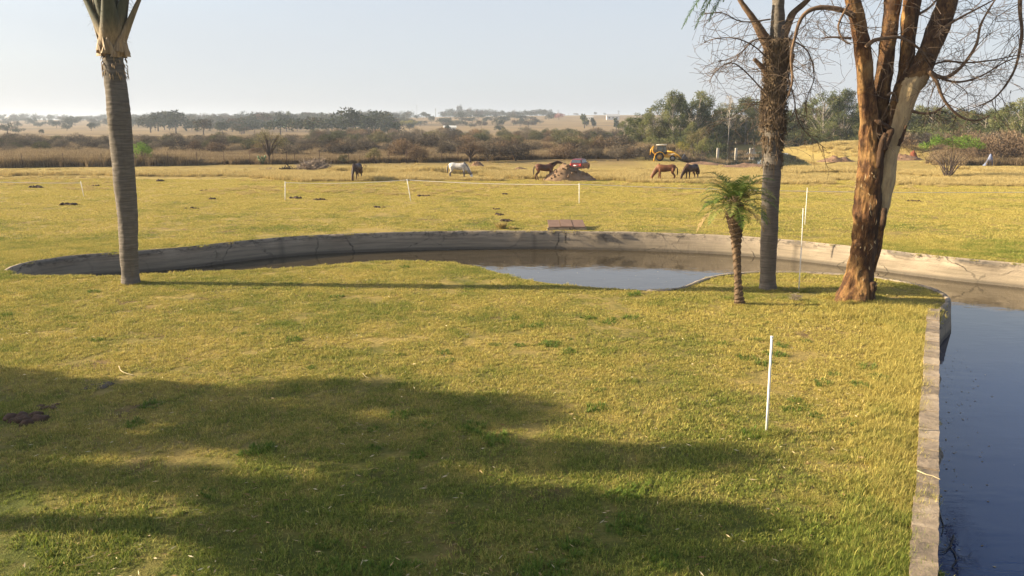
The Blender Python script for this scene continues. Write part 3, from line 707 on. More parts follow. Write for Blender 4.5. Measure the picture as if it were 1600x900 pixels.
mb.tube(jp, jr, 30, disp=jd); rel(rp, mb.build('husk', M_FIB, rp))
mb = MB()
for k in range(1500):
    p = rnd.choice(jp[2:]); az = rnd.uniform(0, 6.28); r = .27; q = p+Vector((math.cos(az)*r, math.sin(az)*r, 0))
    mb.tube([q, q+Vector((math.cos(az)*.06+rnd.gauss(0, .04), math.sin(az)*.06, rnd.gauss(.02, .08))), q+Vector((math.cos(az)*rnd.uniform(.06, .16), math.sin(az)*.10, rnd.gauss(0, .16)))], [.016, .010, .004], 3, cap=False)
lowp = [p for p in PQ if D(1208, 262, Yq).z < p.z < D(1208, 212, Yq).z]
for k in range(300):
    p = lowp[int(len(lowp)*(1-random.random()**2.2*.98)*.999)]; az = rnd.uniform(0, 6.28); q = p+Vector((math.cos(az)*.25, math.sin(az)*.25, 0))
    mb.tube([q, q+Vector((math.cos(az)*.03, math.sin(az)*.03, rnd.gauss(-.03, .06))), q+Vector((math.cos(az)*rnd.uniform(.02, .1), math.sin(az)*.06, rnd.gauss(-.08, .12)))], [.016, .012, .004], 3, cap=False)
rel(rp, tag(mb.build('bark_shred', M_FIB, rp), kind='stuff'))
stub([(1208, 80), (1196, 62), (1186, 45), (1176, 28), (1160, 6), (1150, -12)], [22, 17, 14, 10, 8, 6], rp, 'limb', M_BRANCH)
stub([(1205, 128), (1196, 112), (1186, 100), (1178, 92)], [12, 9, 7, 5], rp, 'limb', M_BRANCH)
stub([(1222, 118), (1231, 104), (1237, 92), (1239, 84)], [12, 9, 8, 7], rp, 'limb', M_BRANCH)
stub([(1222, 60), (1232, 36), (1240, 20), (1258, 4), (1280, -20)], [16, 12, 10, 8, 6], rp, 'limb', M_BRANCH)
mb = MB()
for k in range(34):
    i = rnd.randrange(len(jp)); p = jp[i]; az = rnd.uniform(0, 6.28); dv = Vector((math.cos(az), math.sin(az)*.8, rnd.gauss(.1, .5)))
    low = i/len(jp) < .35
    grow(mb, p+dv.normalized()*.2, dv, rnd.uniform(.5, 1.0) if low else rnd.uniform(.8, 1.9), rnd.uniform(.010, .018), 2, rnd, .6, .33, .0042, 3)
for pp in ([(1200, 92), (1178, 72), (1150, 60), (1120, 60), (1100, 66)], [(1205, 60), (1180, 62), (1150, 88), (1122, 96)], [(1204, 30), (1160, 34), (1128, 20), (1100, 22)], [(1232, 60), (1262, 80), (1272, 120), (1262, 150), (1258, 175)],
           [(1228, 108), (1240, 150), (1246, 185), (1262, 210), (1290, 232)], [(1200, 150), (1150, 100), (1120, 110), (1108, 130)]):
    pts = smooth_path(px_path(pp, Yq-.3), 4); mb.tube(pts, [.022-.014*i/len(pts) for i in range(len(pts))], 4, cap=False)
    for q in range(1, len(pts)-1):
        for _ in range(2): grow(mb, pts[q], (pts[q+1]-pts[q-1])+Vector((rnd.gauss(0, .3), rnd.gauss(0, .3), rnd.gauss(-.1, .3))), rnd.uniform(.3, .9), .009, 1, rnd, .7, .35, .0048, 2)
rel(rp, tag(mb.build('creeper_twig', M_TWIG, rp), kind='stuff'))
ctop = PQ[-1]
for k in range(14):
    az = k*2.399+.9; e = 1.4-.7*k/14
    rel(rp, frond_obj(rp, ctop+Vector((0, 0, .1)), Vector((math.cos(az), math.sin(az), e)), rnd.uniform(2.2, 2.8), .55, 55, M_FROND, M_FROND, arch=1.6, stemr=.03, lw=.035, tone=.5))
for (x1, y1) in ((1060, 14), (1084, 26), (1112, 26), (1140, 10), (1098, 2)):   # drooping fronds reaching into view
    b = ctop+Vector((0, -.3, -.1)); e = D(x1, y1, Yq-.9); rel(rp, frond_obj(rp, b, (e-b)+Vector((0, 0, 1.3)), (e-b).length*1.1, .5, 60, M_FROND, M_FROND, arch=.95, stemr=.025, lw=.035, tone=.12, droopleaf=.8))

# ------------------------------------------------------------------ small date palm
Ys = P(1155, 476).y; sc = Ys/F
sp_ = empty('date_palm', P(1155, 476)); tag(sp_, 'small date palm with thin scaly trunk and green feathery crown', 'palm tree')
tp = [D(1157, 478, Ys), D(1155, 470, Ys), D(1153, 440, Ys), D(1151, 400, Ys), D(1150, 370, Ys), D(1148, 345, Ys), D(1148, 322, Ys)]
tr = [q*sc/2 for q in (20, 15, 10.5, 12, 15, 21, 18)]
pts = smooth_path(tp, 24); rr = sm_rad(tr, 24)
mb = MB(); mb.tube(pts, rr, 16, disp=lambda p, dr, a, i: .008*math.sin(i*1.0+a*2)+.006*nz(dr.x*3, dr.y*3, p.z*9)); M_DTR = simple('scaly_date_trunk', (.13, .085, .05), .9, var=.55, scale=14, bmp=.8)
rel(sp_, mb.build('trunk', M_DTR, sp_))
rnd = random.Random(21); mb = MB(); mb.smooth = False
for i in range(0, len(pts)-3, 1):      # spiral of cut leaf bases, large toward the top
    t = i/len(pts); nb = 3
    for k in range(nb):
        az = i*2.4+k*2.09; p = pts[i]; r = rr[i]; o = Vector((math.cos(az), math.sin(az), 0)); s = .030+.10*sstep(.52, .85, t); u = .02+.075*sstep(.5, .85, t)
        sd = Vector((-o.y, o.x, 0)); a0 = p+o*(r-.01); mb.add([a0+sd*s*.6, a0-sd*s*.6, a0+o*(.02+u*.6)+Vector((0, 0, u*1.1+.01))-sd*s*.35, a0+o*(.02+u*.6)+Vector((0, 0, u*1.1+.01))+sd*s*.35, a0+o*(u*.25)+Vector((0, 0, u*1.6+.02))], [(0, 1, 2, 3), (3, 2, 4), (0, 3, 4), (1, 4, 2)])
rel(sp_, tag(mb.build('leaf_scar', M_DTR, sp_), kind='stuff'))
ct = pts[-1]
for k in range(40):
    az = k*2.399; e = lerp(2.6, -.10, (k/40)**.7); ln = rnd.uniform(1.0, 1.28)
    dry = k > 37
    rel(sp_, frond_obj(sp_, ct+Vector((math.cos(az)*.05, math.sin(az)*.05, .15-.004*k)), Vector((math.cos(az), math.sin(az), e)), ln, .27, 36, M_DRYF if dry else M_FROND, None, arch=1.1, stemr=.011, lw=.020, tone=.48+(k % 5)*.11, droopleaf=.25))
mb = MB()
for k in range(50):
    az = rnd.uniform(0, 6.28); p = ct+Vector((math.cos(az)*.08, math.sin(az)*.08, rnd.uniform(-.25, .05))); mb.tube([p, p+Vector((math.cos(az)*.12, math.sin(az)*.12, .02)), p+Vector((math.cos(az)*.20, math.sin(az)*.2, rnd.uniform(-.2, 0)))], [.016, .012, .005], 4)
rel(sp_, tag(mb.build('husk_shred', M_FIB, sp_), kind='stuff'))
for k in range(3):
    az = (2.6, .2, 4.4)[k]; mb = MB(); c = ct+Vector((math.cos(az)*.28, math.sin(az)*.2-.1, .22))
    for j in range(50): q = c+Vector((rnd.gauss(0, .05), rnd.gauss(0, .05), rnd.gauss(0, .06))); mb.tube([q, q+Vector((rnd.gauss(0, .04), rnd.gauss(0, .04), -.05))], [.010, .004], 4)
    rel(sp_, tag(mb.build('flower_stalk', M_FIB, sp_), kind='stuff'))

# ------------------------------------------------------------------ big tree with peeling bark
Yb = P(1335, 470).y; sb = Yb/F/cp
bt = empty('bare_tree', P(1335, 470)); tag(bt, 'large leafless many-stemmed tree with peeling orange-brown bark and a pale torn stem', 'tree')
def stem(pp, name='stem', k=10, n=30, amp=.03, barefn=None, flute=.0, parent=bt, Y=Yb):
    pts = [D(a, b, Y+(c if c else 0)) for a, b, w, c in pp]; rr = [w/2*sb for a, b, w, c in pp]
    pts = smooth_path(pts, k); rr = sm_rad(rr, k); mb = MB(); nn = len(pts)
    def disp(p, dr, a, i):
        r = rr[i]
        v = amp*(1.3*nz(p.x*1.5+dr.x, p.y*1.5+dr.y, p.z*1.1)+.9*nz(dr.x*2.5+p.x, dr.y*2.5, p.z*3.0)+.5*abs(nz(dr.x*6, dr.y*6, p.z*4))+(1.0*max(0, nz(dr.x*4.5+9, dr.y*4.5, p.z*1.8)-.08)-.5*abs(nz(dr.x*11, dr.y*11, p.z*3)) if n > 50 else 0))
        fl = flute*max(0, 1-(p.z)/.9) if flute else 0
        return v+fl*(.5+.5*math.cos(a*5+1.3))*1.0
    def attr(q, dr, i):
        x = 800+q.x/q.y*F*1.0
        return barefn(q, dr, i/(nn-1)) if barefn else 0.0
    mb.tube(pts, rr, n, disp=disp, attr=attr); return rel(parent, mb.build(name, M_BARK, parent))
# vertical pixel of a height z at depth Yb
def zat(py): return D(1335, py, Yb).z
z330, z120, z210, z90 = zat(330), zat(125), zat(215), zat(90)
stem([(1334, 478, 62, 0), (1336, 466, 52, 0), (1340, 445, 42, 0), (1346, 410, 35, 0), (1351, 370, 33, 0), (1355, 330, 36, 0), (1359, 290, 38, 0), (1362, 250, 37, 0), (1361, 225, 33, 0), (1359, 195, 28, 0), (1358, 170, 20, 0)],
     'trunk', 20, 72, .05, lambda q, dr, t: -1.1*sstep(.15, .7, dr.x+.35*nz(q.x, q.y, q.z, 1.5))*(1 if t < .85 else .4)-.5*max(0, nz(q.x, q.y, q.z*.7, 2.1)), .10)  # shade painted into the bark tone on the side away from the sun
def bare2(q, dr, t):
    up = sstep(z330-.7, z330+.1, q.z)*(1-sstep(z120-.15, z120+.3, q.z))
    return up*1.0 if dr.x > -.75 else .2-.6*(q.z > z120)
stem([(1362, 425, 8, .0), (1368, 385, 14, .0), (1375, 335, 21, .0), (1382, 290, 26, -.05), (1389, 245, 27, -.05), (1397, 205, 27, 0), (1407, 170, 31, 0), (1417, 140, 34, 0), (1428, 125, 33, 0), (1440, 105, 30, 0), (1453, 75, 29, .1), (1467, 40, 29, .2), (1480, 5, 29, .3), (1493, -40, 27, .4), (1510, -110, 22, .6), (1530, -200, 15, .8)],
     'stem', 10, 30, .03, lambda q, dr, t: bare2(q, dr, t) if q.z < z120+.2 else -.55)
stem([(1360, 215, 30, 0), (1357, 180, 27, 0), (1354, 150, 25, 0), (1351, 115, 22, 0), (1348, 80, 23, 0), (1343, 45, 21, 0), (1336, 15, 20, 0), (1329, -10, 19, 0), (1318, -60, 18, 0), (1308, -130, 15, .2), (1300, -200, 11, .4)], 'stem', 10, 26, .025, lambda q, dr, t: .12)
stem([(1370, 235, 20, .3), (1373, 200, 22, .3), (1377, 165, 23, .3), (1380, 130, 23, .3), (1385, 90, 22, .35), (1389, 50, 23, .4), (1393, 10, 24, .5), (1403, -50, 24, .6), (1408, -130, 18, .7), (1412, -200, 12, .9)], 'stem', 10, 26, .03, lambda q, dr, t: -.5)
stem([(1411, 160, 19, .15), (1413, 130, 20, .15), (1416, 100, 20, .15), (1419, 60, 21, .2), (1422, 20, 23, .2), (1427, -20, 23, .2), (1434, -90, 20, .3), (1440, -170, 13, .3)], 'stem', 10, 24, .028, lambda q, dr, t: -.1-.6*(dr.x > .1))  # right half toned darker: painted shade as on the trunk
mb = MB()   # dark loose slabs and splinters round the torn crotch
for (pp, w) in (([(1394, 200), (1388, 215), (1380, 236)], 11), ([(1416, 196), (1411, 212), (1404, 228)], 6), ([(1367, 188), (1380, 194), (1392, 202)], 7), ([(1384, 208), (1378, 225), (1372, 262)], 9), ([(1382, 325), (1380, 345), (1378, 360)], 9), ([(1364, 440), (1363, 452), (1359, 470)], 12)):
    pts = smooth_path(px_path(pp, Yb-.36), 5); mb.cur = -.9
    mb.tube(pts, [w/2*sb*(.55+.45*math.sin(math.pi*(i+.6)/(len(pts)+.4))) for i in range(len(pts))], 9, disp=lambda p, dr, a, i: .035*nz(p.x*9, p.y*9, p.z*9))
for k in range(60):
    q = D(random.uniform(1336, 1372), random.uniform(250, 465), Yb-.43); mb.cur = random.choice((-.8, 0, .9)); l = random.uniform(.04, .22)
    mb.tube([q, q+Vector((random.gauss(0, .02), -.03, -l*.5)), q+Vector((random.gauss(0, .03), -.02, -l))], [.004, .017, .004], 4)
rel(bt, tag(mb.build('loose_bark', M_BARK, bt), kind='stuff'))
rnd = random.Random(5)
branches = [([(1334, 24), (1318, 17), (1300, 13), (1280, 12), (1262, 18), (1250, 32), (1243, 55), (1236, 90), (1238, 125), (1232, 150)], 9, -.1),
    ([(1450, 108), (1462, 118), (1478, 121), (1496, 110), (1512, 92), (1526, 68), (1532, 40), (1545, 15), (1560, -8)], 7, -.3),
    ([(1452, 112), (1464, 128), (1472, 150), (1486, 170), (1506, 185), (1528, 188), (1546, 181)], 6, -.5),
    ([(1423, 173), (1440, 177), (1458, 176), (1472, 168), (1480, 160)], 5, -.2),
    ([(1354, 74), (1364, 64), (1380, 60), (1404, 58), (1425, 68), (1442, 82), (1455, 100)], 7, -.3),
    ([(1594, -10), (1594, 20), (1597, 50), (1592, 85), (1584, 112), (1568, 138), (1550, 156), (1528, 166)], 6, .3),
    ([(1460, 60), (1480, 40), (1505, 25), (1530, 12), (1556, -2)], 5, -.2), ([(1440, 108), (1475, 96), (1510, 98), (1550, 94), (1600, 84)], 4, .4),
    ([(1448, 112), (1490, 128), (1530, 120), (1572, 96), (1600, 88)], 4, -.1), ([(1386, 150), (1396, 145), (1402, 160)], 5, -.2), ([(1330, 60), (1300, 58), (1284, 60)], 4, 0),
    ([(1326, 6), (1310, 40), (1318, 62), (1330, 70)], 4, -.3), ([(1420, 30), (1452, 12), (1470, -10)], 5, .2)]
for pp, w, dy in branches:
    mb = MB(); pts = smooth_path(px_path(pp, Yb+dy), 4); mb.tube(pts, [max(.007, w/2*sb*(1-.72*i/len(pts))) for i in range(len(pts))], 7, disp=lambda p, dr, a, i: .006*nz(p.x*20, p.y*20, p.z*20))
    br = rel(bt, mb.build('branch', M_BRANCH, bt)); tw = MB()
    for q in range(2, len(pts)-1):
        for _ in range(0 if rnd.random() < .35 else 1):
            tdir = (pts[q+1]-pts[q-1]).normalized(); sd = Vector((rnd.gauss(0, 1), rnd.gauss(0, 1), rnd.gauss(0, 1)))
            grow(tw, pts[q], tdir*.6+sd*.55, rnd.uniform(.45, 1.25), rnd.uniform(.008, .014), 2, rnd, .35, .36, .004, 3)
    tag(tw.build('twig', M_TWIG, br), kind='stuff')
mb = MB()
for k in range(40):     # crown twigs, most of them above the frame
    px = rnd.uniform(1290, 1600); py = rnd.uniform(-160, 60); q = D(px, py, Yb+rnd.uniform(-1.6, 1.6))
    grow(mb, q, Vector((rnd.gauss(.25, 1), rnd.gauss(0, .7), rnd.gauss(-.15, .7))), rnd.uniform(.7, 1.7), .012, 2, rnd, .4, .36, .004, 3)
for k in range(9):
    q = D(rnd.uniform(1455, 1600), rnd.uniform(40, 165), Yb+rnd.uniform(-1, 1))
    grow(mb, q, Vector((rnd.gauss(.5, 1), rnd.gauss(0, .7), rnd.gauss(0, .6))), rnd.uniform(.6, 1.3), .010, 2, rnd, .3, .36, .004, 3)
rel(bt, tag(mb.build('crown_twig', M_TWIG, bt), kind='stuff'))

# ------------------------------------------------------------------ white electric-fence posts and tape
fgroup = 'white electric fence posts'
def fpost(px, y0, y1, w, label, lean=0.0):
    b = P(px, y0); b.z = H(b.x, b.y); t = D(px+lean, y1, b.y); mb = MB(); v = t-b
    r = w/2
    mb.tube([Vector((0, 0, -.05)), v*.33, v*.66, v], [r, r, r*.98, r*.9], 8)
    o = empty('fence_post', b); tag(o, label, 'fence post', fgroup)
    mb.build('pole', M_WHITE, o); c = MB(); u = v.normalized()
    c.tube([v*.995, v+u*.02], [r*1.25, r*1.15], 8); c.build('cap', M_WHITE, o)
    return t
fpost(1197.5, 676, 527, .040, 'white plastic post standing alone in the foreground lawn', 8.5)
fpost(1248, 455, 388, .034, 'slim white post on the island between the grey palm trunk and the big bare tree', 4)
fpost(1252.5, 383, 326, .032, 'slim white post just behind the far pond wall, right of the grey palm trunk', 2.5)
fp = {}
fp['c'] = fpost(1257.5, 352, 294, .036, 'white post farthest back of the three slim ones in line right of the grey trunk', 4)
fp['d'] = fpost(905, 318, 287, .05, 'white post in the paddock in front of the soil heap', 0)
fp['e'] = fpost(642, 314, 280.5, .05, 'leaning white post in the paddock left of the grey horse', -6)
fp['f'] = fpost(445.5, 313, 284, .055, 'white post in the paddock in front of the brush pile', 0)
fp['g'] = fpost(131, 307, 283.5, .045, 'white post in the paddock left of the leaning palm trunk', -5)
mb = MB()
def tape(a, b, sag, n=14):
    pts = []
    for i in range(n+1):
        t = i/n; p = a.lerp(b, t); p.z -= sag*4*t*(1-t); pts.append(p)
    for i in range(n):
        p, q = pts[i], pts[i+1]; mb.add([p+Vector((0, 0, -.014)), q+Vector((0, 0, -.014)), q+Vector((0, .003, .014)), p+Vector((0, .003, .014))], [(0, 1, 2, 3)])
wl = D(-40, 283, fp['g'].y); wr = D(1700, 299, 52)
tape(wl, fp['g']-Vector((0, 0, .1)), .05); tape(fp['f']-Vector((0, 0, .05)), fp['e']-Vector((0, 0, .02)), .12); tape(fp['e']-Vector((0, 0, .02)), fp['d']-Vector((0, 0, .05)), .10); tape(fp['d']-Vector((0, 0, .03)), wr, .25, 60)
mb.smooth = False; tag(mb.build('fence_tape', M_WHITE), 'thin white electric tape strung low between the paddock posts', 'fence tape')

# ------------------------------------------------------------------ wire fence at the paddock's far edge
M_POST = simple('rusty_steel_post', (.10, .06, .04), .85, var=.3, scale=5, bmp=0)
wf = empty('wire_fence', P(0, 262)); tag(wf, 'dark wire fence on thin posts along the far side of the paddock', 'fence')
tops = []
for px in (-30, 36, 100, 160, 212, 263, 308, 351, 391, 427, 448, 461, 500, 545, 580, 608, 635, 662, 690, 716, 744, 772, 800, 830, 858):
    b = P(px, fence_y(px)); b.z = H(b.x, b.y)-.05; mb = MB(); h = random.uniform(1.45, 1.75); b2 = b-wf.location
    mb.tube([b2, b2+Vector((random.uniform(-.04, .04), 0, h))], [.045, .04], 6); mb.build('post', M_POST, wf); tops.append(b2)
for hh in (.35, .7, 1.05, 1.38):
    mb = MB(); mb.tube([t+Vector((0, 0, hh+random.uniform(-.03, .03))) for t in tops], .008, 3); mb.build('wire', M_POST, wf)

# ------------------------------------------------------------------ plant prototypes
def clump_leaves(cl, n, size, flat=1.0, outward=.4, updir=0.0):
    """cl: array (k,7): centre, radii, tone"""
    cl = np.array(cl, dtype=float); vol = cl[:, 3]*cl[:, 4]*cl[:, 5]; pr = vol**.67; pr /= pr.sum(); idx = rng.choice(len(cl), n, p=pr)
    u = unit(rng.normal(size=(n, 3))); r = rng.random(n)[:, None]**.38; off = u*r*cl[idx, 3:6]; pos = cl[idx, :3]+off
    d = unit(u*outward+rng.normal(size=(n, 3))*.6+np.array([0, 0, updir])); tone = np.clip(cl[idx, 6]+rng.normal(0, .12, n)+.10*u[:, 2], 0, 1)
    return pos, d, tone
def thorn_mesh(seed, flatc=.5, n=1500, base=.18, leaf=.34, wd=.055, mat=None, stem=True, vase=False):
    r = random.Random(seed); cl = []
    for k in range(26):
        a = r.uniform(0, 6.28); q = math.sqrt(r.random())*.86; x, y = math.cos(a)*q, math.sin(a)*q
        zt = base+(1-base)*(1-q*q)**.55*(.85+.2*r.random()) if not vase else .6+.4*(1-q*q)**.5
        cl.append((x, y, zt-.16, .28, .28, .17, r.uniform(.2, .75)))
        if not vase and r.random() < .7: cl.append((x*.95, y*.95, max(.12, zt*.5), .27, .27, .2, r.uniform(.0, .5)))
    pos, d, t = clump_leaves(cl, n, leaf, outward=.9, updir=.35)
    return pos, d, t
def thorn(name_m, seed, mat, n=3000, **k):
    pos, d, t = thorn_mesh(seed, n=n, **k); V = leaf_quads(pos, d, rng.uniform(.05, .13, len(pos)), rng.uniform(.016, .036, len(pos))); crown = quads_mesh('crown', V, t, mat)
    mb = MB(); r = random.Random(seed+50)
    for j in range(r.randint(3, 6)):
        a = r.uniform(0, 6.28); q = r.uniform(.25, .6); mb.tube([Vector((0, 0, -.03)), Vector((math.cos(a)*q*.35, math.sin(a)*q*.35, .28)), Vector((math.cos(a)*q, math.sin(a)*q, .72))], [.03, .02, .006], 5, cap=False)
    return crown, mb.mesh('stems', M_STEM)
bush_protos = {'grey': [thorn('b', s, M_BUSH) for s in range(5)], 'olive': [thorn('b', s+20, M_BUSHG) for s in range(3)], 'russet': [thorn('b', s+40, M_BUSHR) for s in range(3)]}
def put(name, crown, trunk, loc, sx, sy, sz, rz, label, cat, group=None, tn='stem'):
    e = empty(name, loc, rz); tag(e, label, cat, group)
    a = bpy.data.objects.new('crown', crown); C.objects.link(a); a.parent = e; a.scale = (sx, sy, sz)
    if trunk:
        b = bpy.data.objects.new(tn, trunk); C.objects.link(b); b.parent = e; b.scale = (sx, sy, sz)
    return e
LM = [(0, 'near the left edge'), (150, 'behind the leaning palm trunk'), (290, 'right of the fresh green tree'), (400, 'behind the olive tree'), (500, 'behind the brush pile'), (620, 'between the dark and the grey horse'), (735, 'behind the grey horse'), (850, 'behind the soil heap'), (960, 'left of the gum trees'), (1200, 'behind the grey palm trunk'), (1380, 'right of the big bare tree'), (1560, 'at the right edge')]
def where(px):
    return min(LM, key=lambda q: abs(q[0]-px))[1]
rnd = random.Random(99); used = []
def thicket(n, px0, px1, d0, d1, h0, h1, kinds, group, adj, mind=.75):
    cnt = 0
    for _ in range(n*6):
        if cnt >= n: break
        dd = math.sqrt(rnd.uniform(d0*d0, d1*d1)); px = rnd.uniform(px0, px1); x = (px-800)/F*dd*1.0/cp*cp; x = (px-800)/F*(dd*cp+(CH)*sp); h = rnd.uniform(h0, h1); w = h*rnd.uniform(.62, 1.05)
        if any(abs(x-a)**2+(dd-b)**2 < ((w+c)*mind)**2 for a, b, c in used): continue
        if ((x-DAMC[0]-(dd-DAMC[1])*.24)/17)**2+((dd-DAMC[1])/50)**2 < 1: continue
        used.append((x, dd, w)); k = rnd.choice(kinds); cr_, st = rnd.choice(bush_protos[k]); z = H(x, dd); cnt += 1
        col = {'grey': 'grey-brown', 'olive': 'olive', 'russet': 'russet'}[k]
        put('thorn_bush', cr_, st, (x, dd, z-.05), w, w, h, rnd.uniform(0, 6.28), f'{col} {adj} {where(px)}', 'bush', f'{col} bushes {group} {where(px)}')
thicket(18, -40, 260, 112, 135, 1.6, 2.6, ['grey', 'grey', 'olive'], 'front row', 'thorn bush, front row of the thicket')
thicket(24, 260, 660, 108, 140, 1.6, 2.8, ['grey', 'grey', 'russet'], 'front row', 'thorn bush, front row of the thicket')
thicket(27, 620, 990, 104, 140, 1.8, 3.3, ['grey', 'russet', 'russet', 'grey'], 'front row', 'thorn bush, front row of the thicket')
thicket(62, -60, 560, 138, 200, 1.9, 3.2, ['grey', 'grey', 'grey', 'olive'], 'deeper', 'thorn bush deeper in the thicket')
thicket(120, 480, 1000, 138, 330, 2.2, 4.0, ['grey', 'grey', 'olive', 'olive', 'russet'], 'deeper', 'thorn bush deeper in the thicket', .72)
thicket(16, 1500, 1660, 98, 125, 3.2, 4.2, ['russet', 'russet', 'grey'], 'right-hand', 'tall tangled thorn bush', .6)
thicket(10, 1385, 1540, 118, 140, 2.0, 3.0, ['russet', 'grey'], 'right-hand', 'low thorn bush')
thicket(6, 960, 1015, 108, 125, 1.2, 2.2, ['russet', 'grey'], 'by the digger', 'low scrubby bush left of the yellow digger')

# gum trees
def gum(seed, dens=3600, spread=.24, mat=M_GUM):
    r = random.Random(seed); cl = []; mb = MB(); top = Vector((r.uniform(-.05, .05), 0, .9)); mb.tube([Vector((0, 0, -.02)), Vector((.01, 0, .35)), Vector((r.uniform(-.03, .03), .01, .62)), top], [.017, .013, .009, .003], 6, cap=False)
    for k in range(44):
        h = r.uniform(.16, .97); a = r.uniform(0, 6.28); rad = spread*(1.15-abs(h-.55)*1.5)*r.uniform(.3, 1.1); rad = max(.02, rad)
        c = Vector((math.cos(a)*rad, math.sin(a)*rad, h)); s = r.uniform(.045, .10)*(1.15-h*.4)
        cl.append((c.x, c.y, c.z, s, s, s*r.uniform(.9, 1.6), r.uniform(.1, .8))); b = Vector((0, 0, max(.15, h-rad*1.4)))
        mb.tube([b, (b+c)/2+Vector((0, 0, -.01)), c], [.006, .004, .0015], 4, cap=False)
    pos, d, t = clump_leaves(cl, dens, .02, outward=.3, updir=-.15)
    return quads_mesh('crown', leaf_quads(pos, d, rng.uniform(.018, .038, len(pos)), rng.uniform(.008, .016, len(pos))), t, mat), mb.mesh('trunk', M_GUMT)
gums = [gum(s, 6200, sp0) for s, sp0 in ((1, .22), (2, .28), (3, .20), (4, .30), (5, .25), (6, .34))]
gl = [(976, 190, 205, 'small'), (990, 182, 200, 'small'), (1003, 176, 185, ''), (1020, 168, 182, ''), (1034, 152, 186, ''), (1050, 141, 178, ''), (1062, 150, 190, ''), (1076, 158, 182, ''), (1090, 142, 180, ''), (1100, 150, 188, ''), (1113, 168, 185, ''), (1125, 160, 194, ''), (1138, 172, 190, ''),
      (1150, 158, 196, ''), (1164, 150, 190, ''), (1178, 156, 198, ''), (1192, 168, 205, ''), (1206, 160, 206, ''), (1222, 172, 205, ''), (1238, 168, 202, ''), (1252, 160, 198, ''), (1266, 152, 190, ''), (1284, 140, 182, ''), (1298, 150, 188, ''), (1316, 138, 180, ''), (1330, 162, 190, ''), (1345, 158, 186, ''), (1362, 160, 184, ''),
      (1384, 168, 182, ''), (1402, 172, 180, ''), (1420, 168, 178, ''), (1436, 174, 176, ''), (1452, 166, 172, ''), (1470, 172, 172, ''), (1488, 176, 170, ''), (1505, 174, 168, ''), (1520, 180, 160, ''), (1538, 174, 156, ''), (1556, 178, 150, ''), (1572, 166, 140, ''), (1590, 150, 132, ''), (1608, 145, 130, ''), (1630, 150, 130, ''),
      (1392, 160, 176, ''), (1410, 168, 184, ''), (1430, 164, 182, ''), (1446, 170, 180, ''), (1464, 168, 182, ''), (1482, 166, 178, ''), (1498, 172, 176, ''), (1514, 172, 172, ''), (1530, 176, 172, ''), (1548, 170, 166, ''), (1566, 172, 160, ''), (1582, 160, 150, ''), (1275, 165, 200, ''), (1245, 175, 210, ''), (1350, 168, 196, ''), (1372, 166, 196, ''),
      (1080, 190, 172, ''), (1160, 192, 200, ''), (1225, 190, 196, ''), (1300, 190, 176, ''), (1370, 188, 174, ''), (1415, 190, 168, ''), (1460, 192, 165, ''), (1510, 194, 150, ''), (1550, 192, 142, '')]
ORD = ['first', 'second', 'third', 'fourth', 'fifth', 'sixth', 'seventh', 'eighth', 'ninth', 'tenth', 'eleventh', 'twelfth', 'thirteenth', 'fourteenth']; talls = sorted(q[0] for q in gl if q[1] < 155)
for i, (px, ty, dd, _) in enumerate(gl):
    x = (px-800)/F*(dd*cp+CH*sp); z = H(x, dd); hgt = D(px, ty, dd).z-z
    gi = gums[(i*5+i//3) % 6]; w = hgt*(1.0 if hgt > 9 else 1.45)
    pos_w = 'left of' if px < 1180 else 'right of'; size = 'tall' if ty < 155 else ('short' if ty > 185 else 'mid-sized')
    shade = ('dark', 'olive', 'loose', 'broad')[i % 4]
    put('gum_tree', gi[0], gi[1], (x, dd, z), w*rnd.uniform(.9, 1.25), w*rnd.uniform(.9, 1.25), hgt, rnd.uniform(0, 6.28), (f'{ORD[talls.index(px)]} from the left of the tall gum trees in the far belt' if ty < 155 else f'{size} gum tree in the far belt {where(px) if px>1180 else "beyond the yellow digger and dam"}'), 'tree', f'gum trees in the far belt {where(px) if px>1180 else "beyond the digger"}, {size}', 'trunk')
# undergrowth below the gums
under = [thorn('u', s+70, M_GUM, n=1300, base=.3) for s in range(3)]
for i in range(64):
    px = rnd.uniform(985, 1620); dd = rnd.uniform(168, 196) if px < 1400 else rnd.uniform(140, 170); x = (px-800)/F*(dd*cp+CH*sp); h = rnd.uniform(2.2, 4.5); w = h*rnd.uniform(.8, 1.3); cr_, st = rnd.choice(under)
    if 1120 < px < 1240: dd += 22
    put('undergrowth_bush', cr_, st, (x, dd, H(x, dd)-.2), w, w, h, rnd.uniform(0, 6.28), f'dark green bush under the gum trees {where(px) if px>1180 else "beyond the dam"}', 'bush', f'bushes under the gum trees {where(px) if px>1180 else "beyond the dam"}')

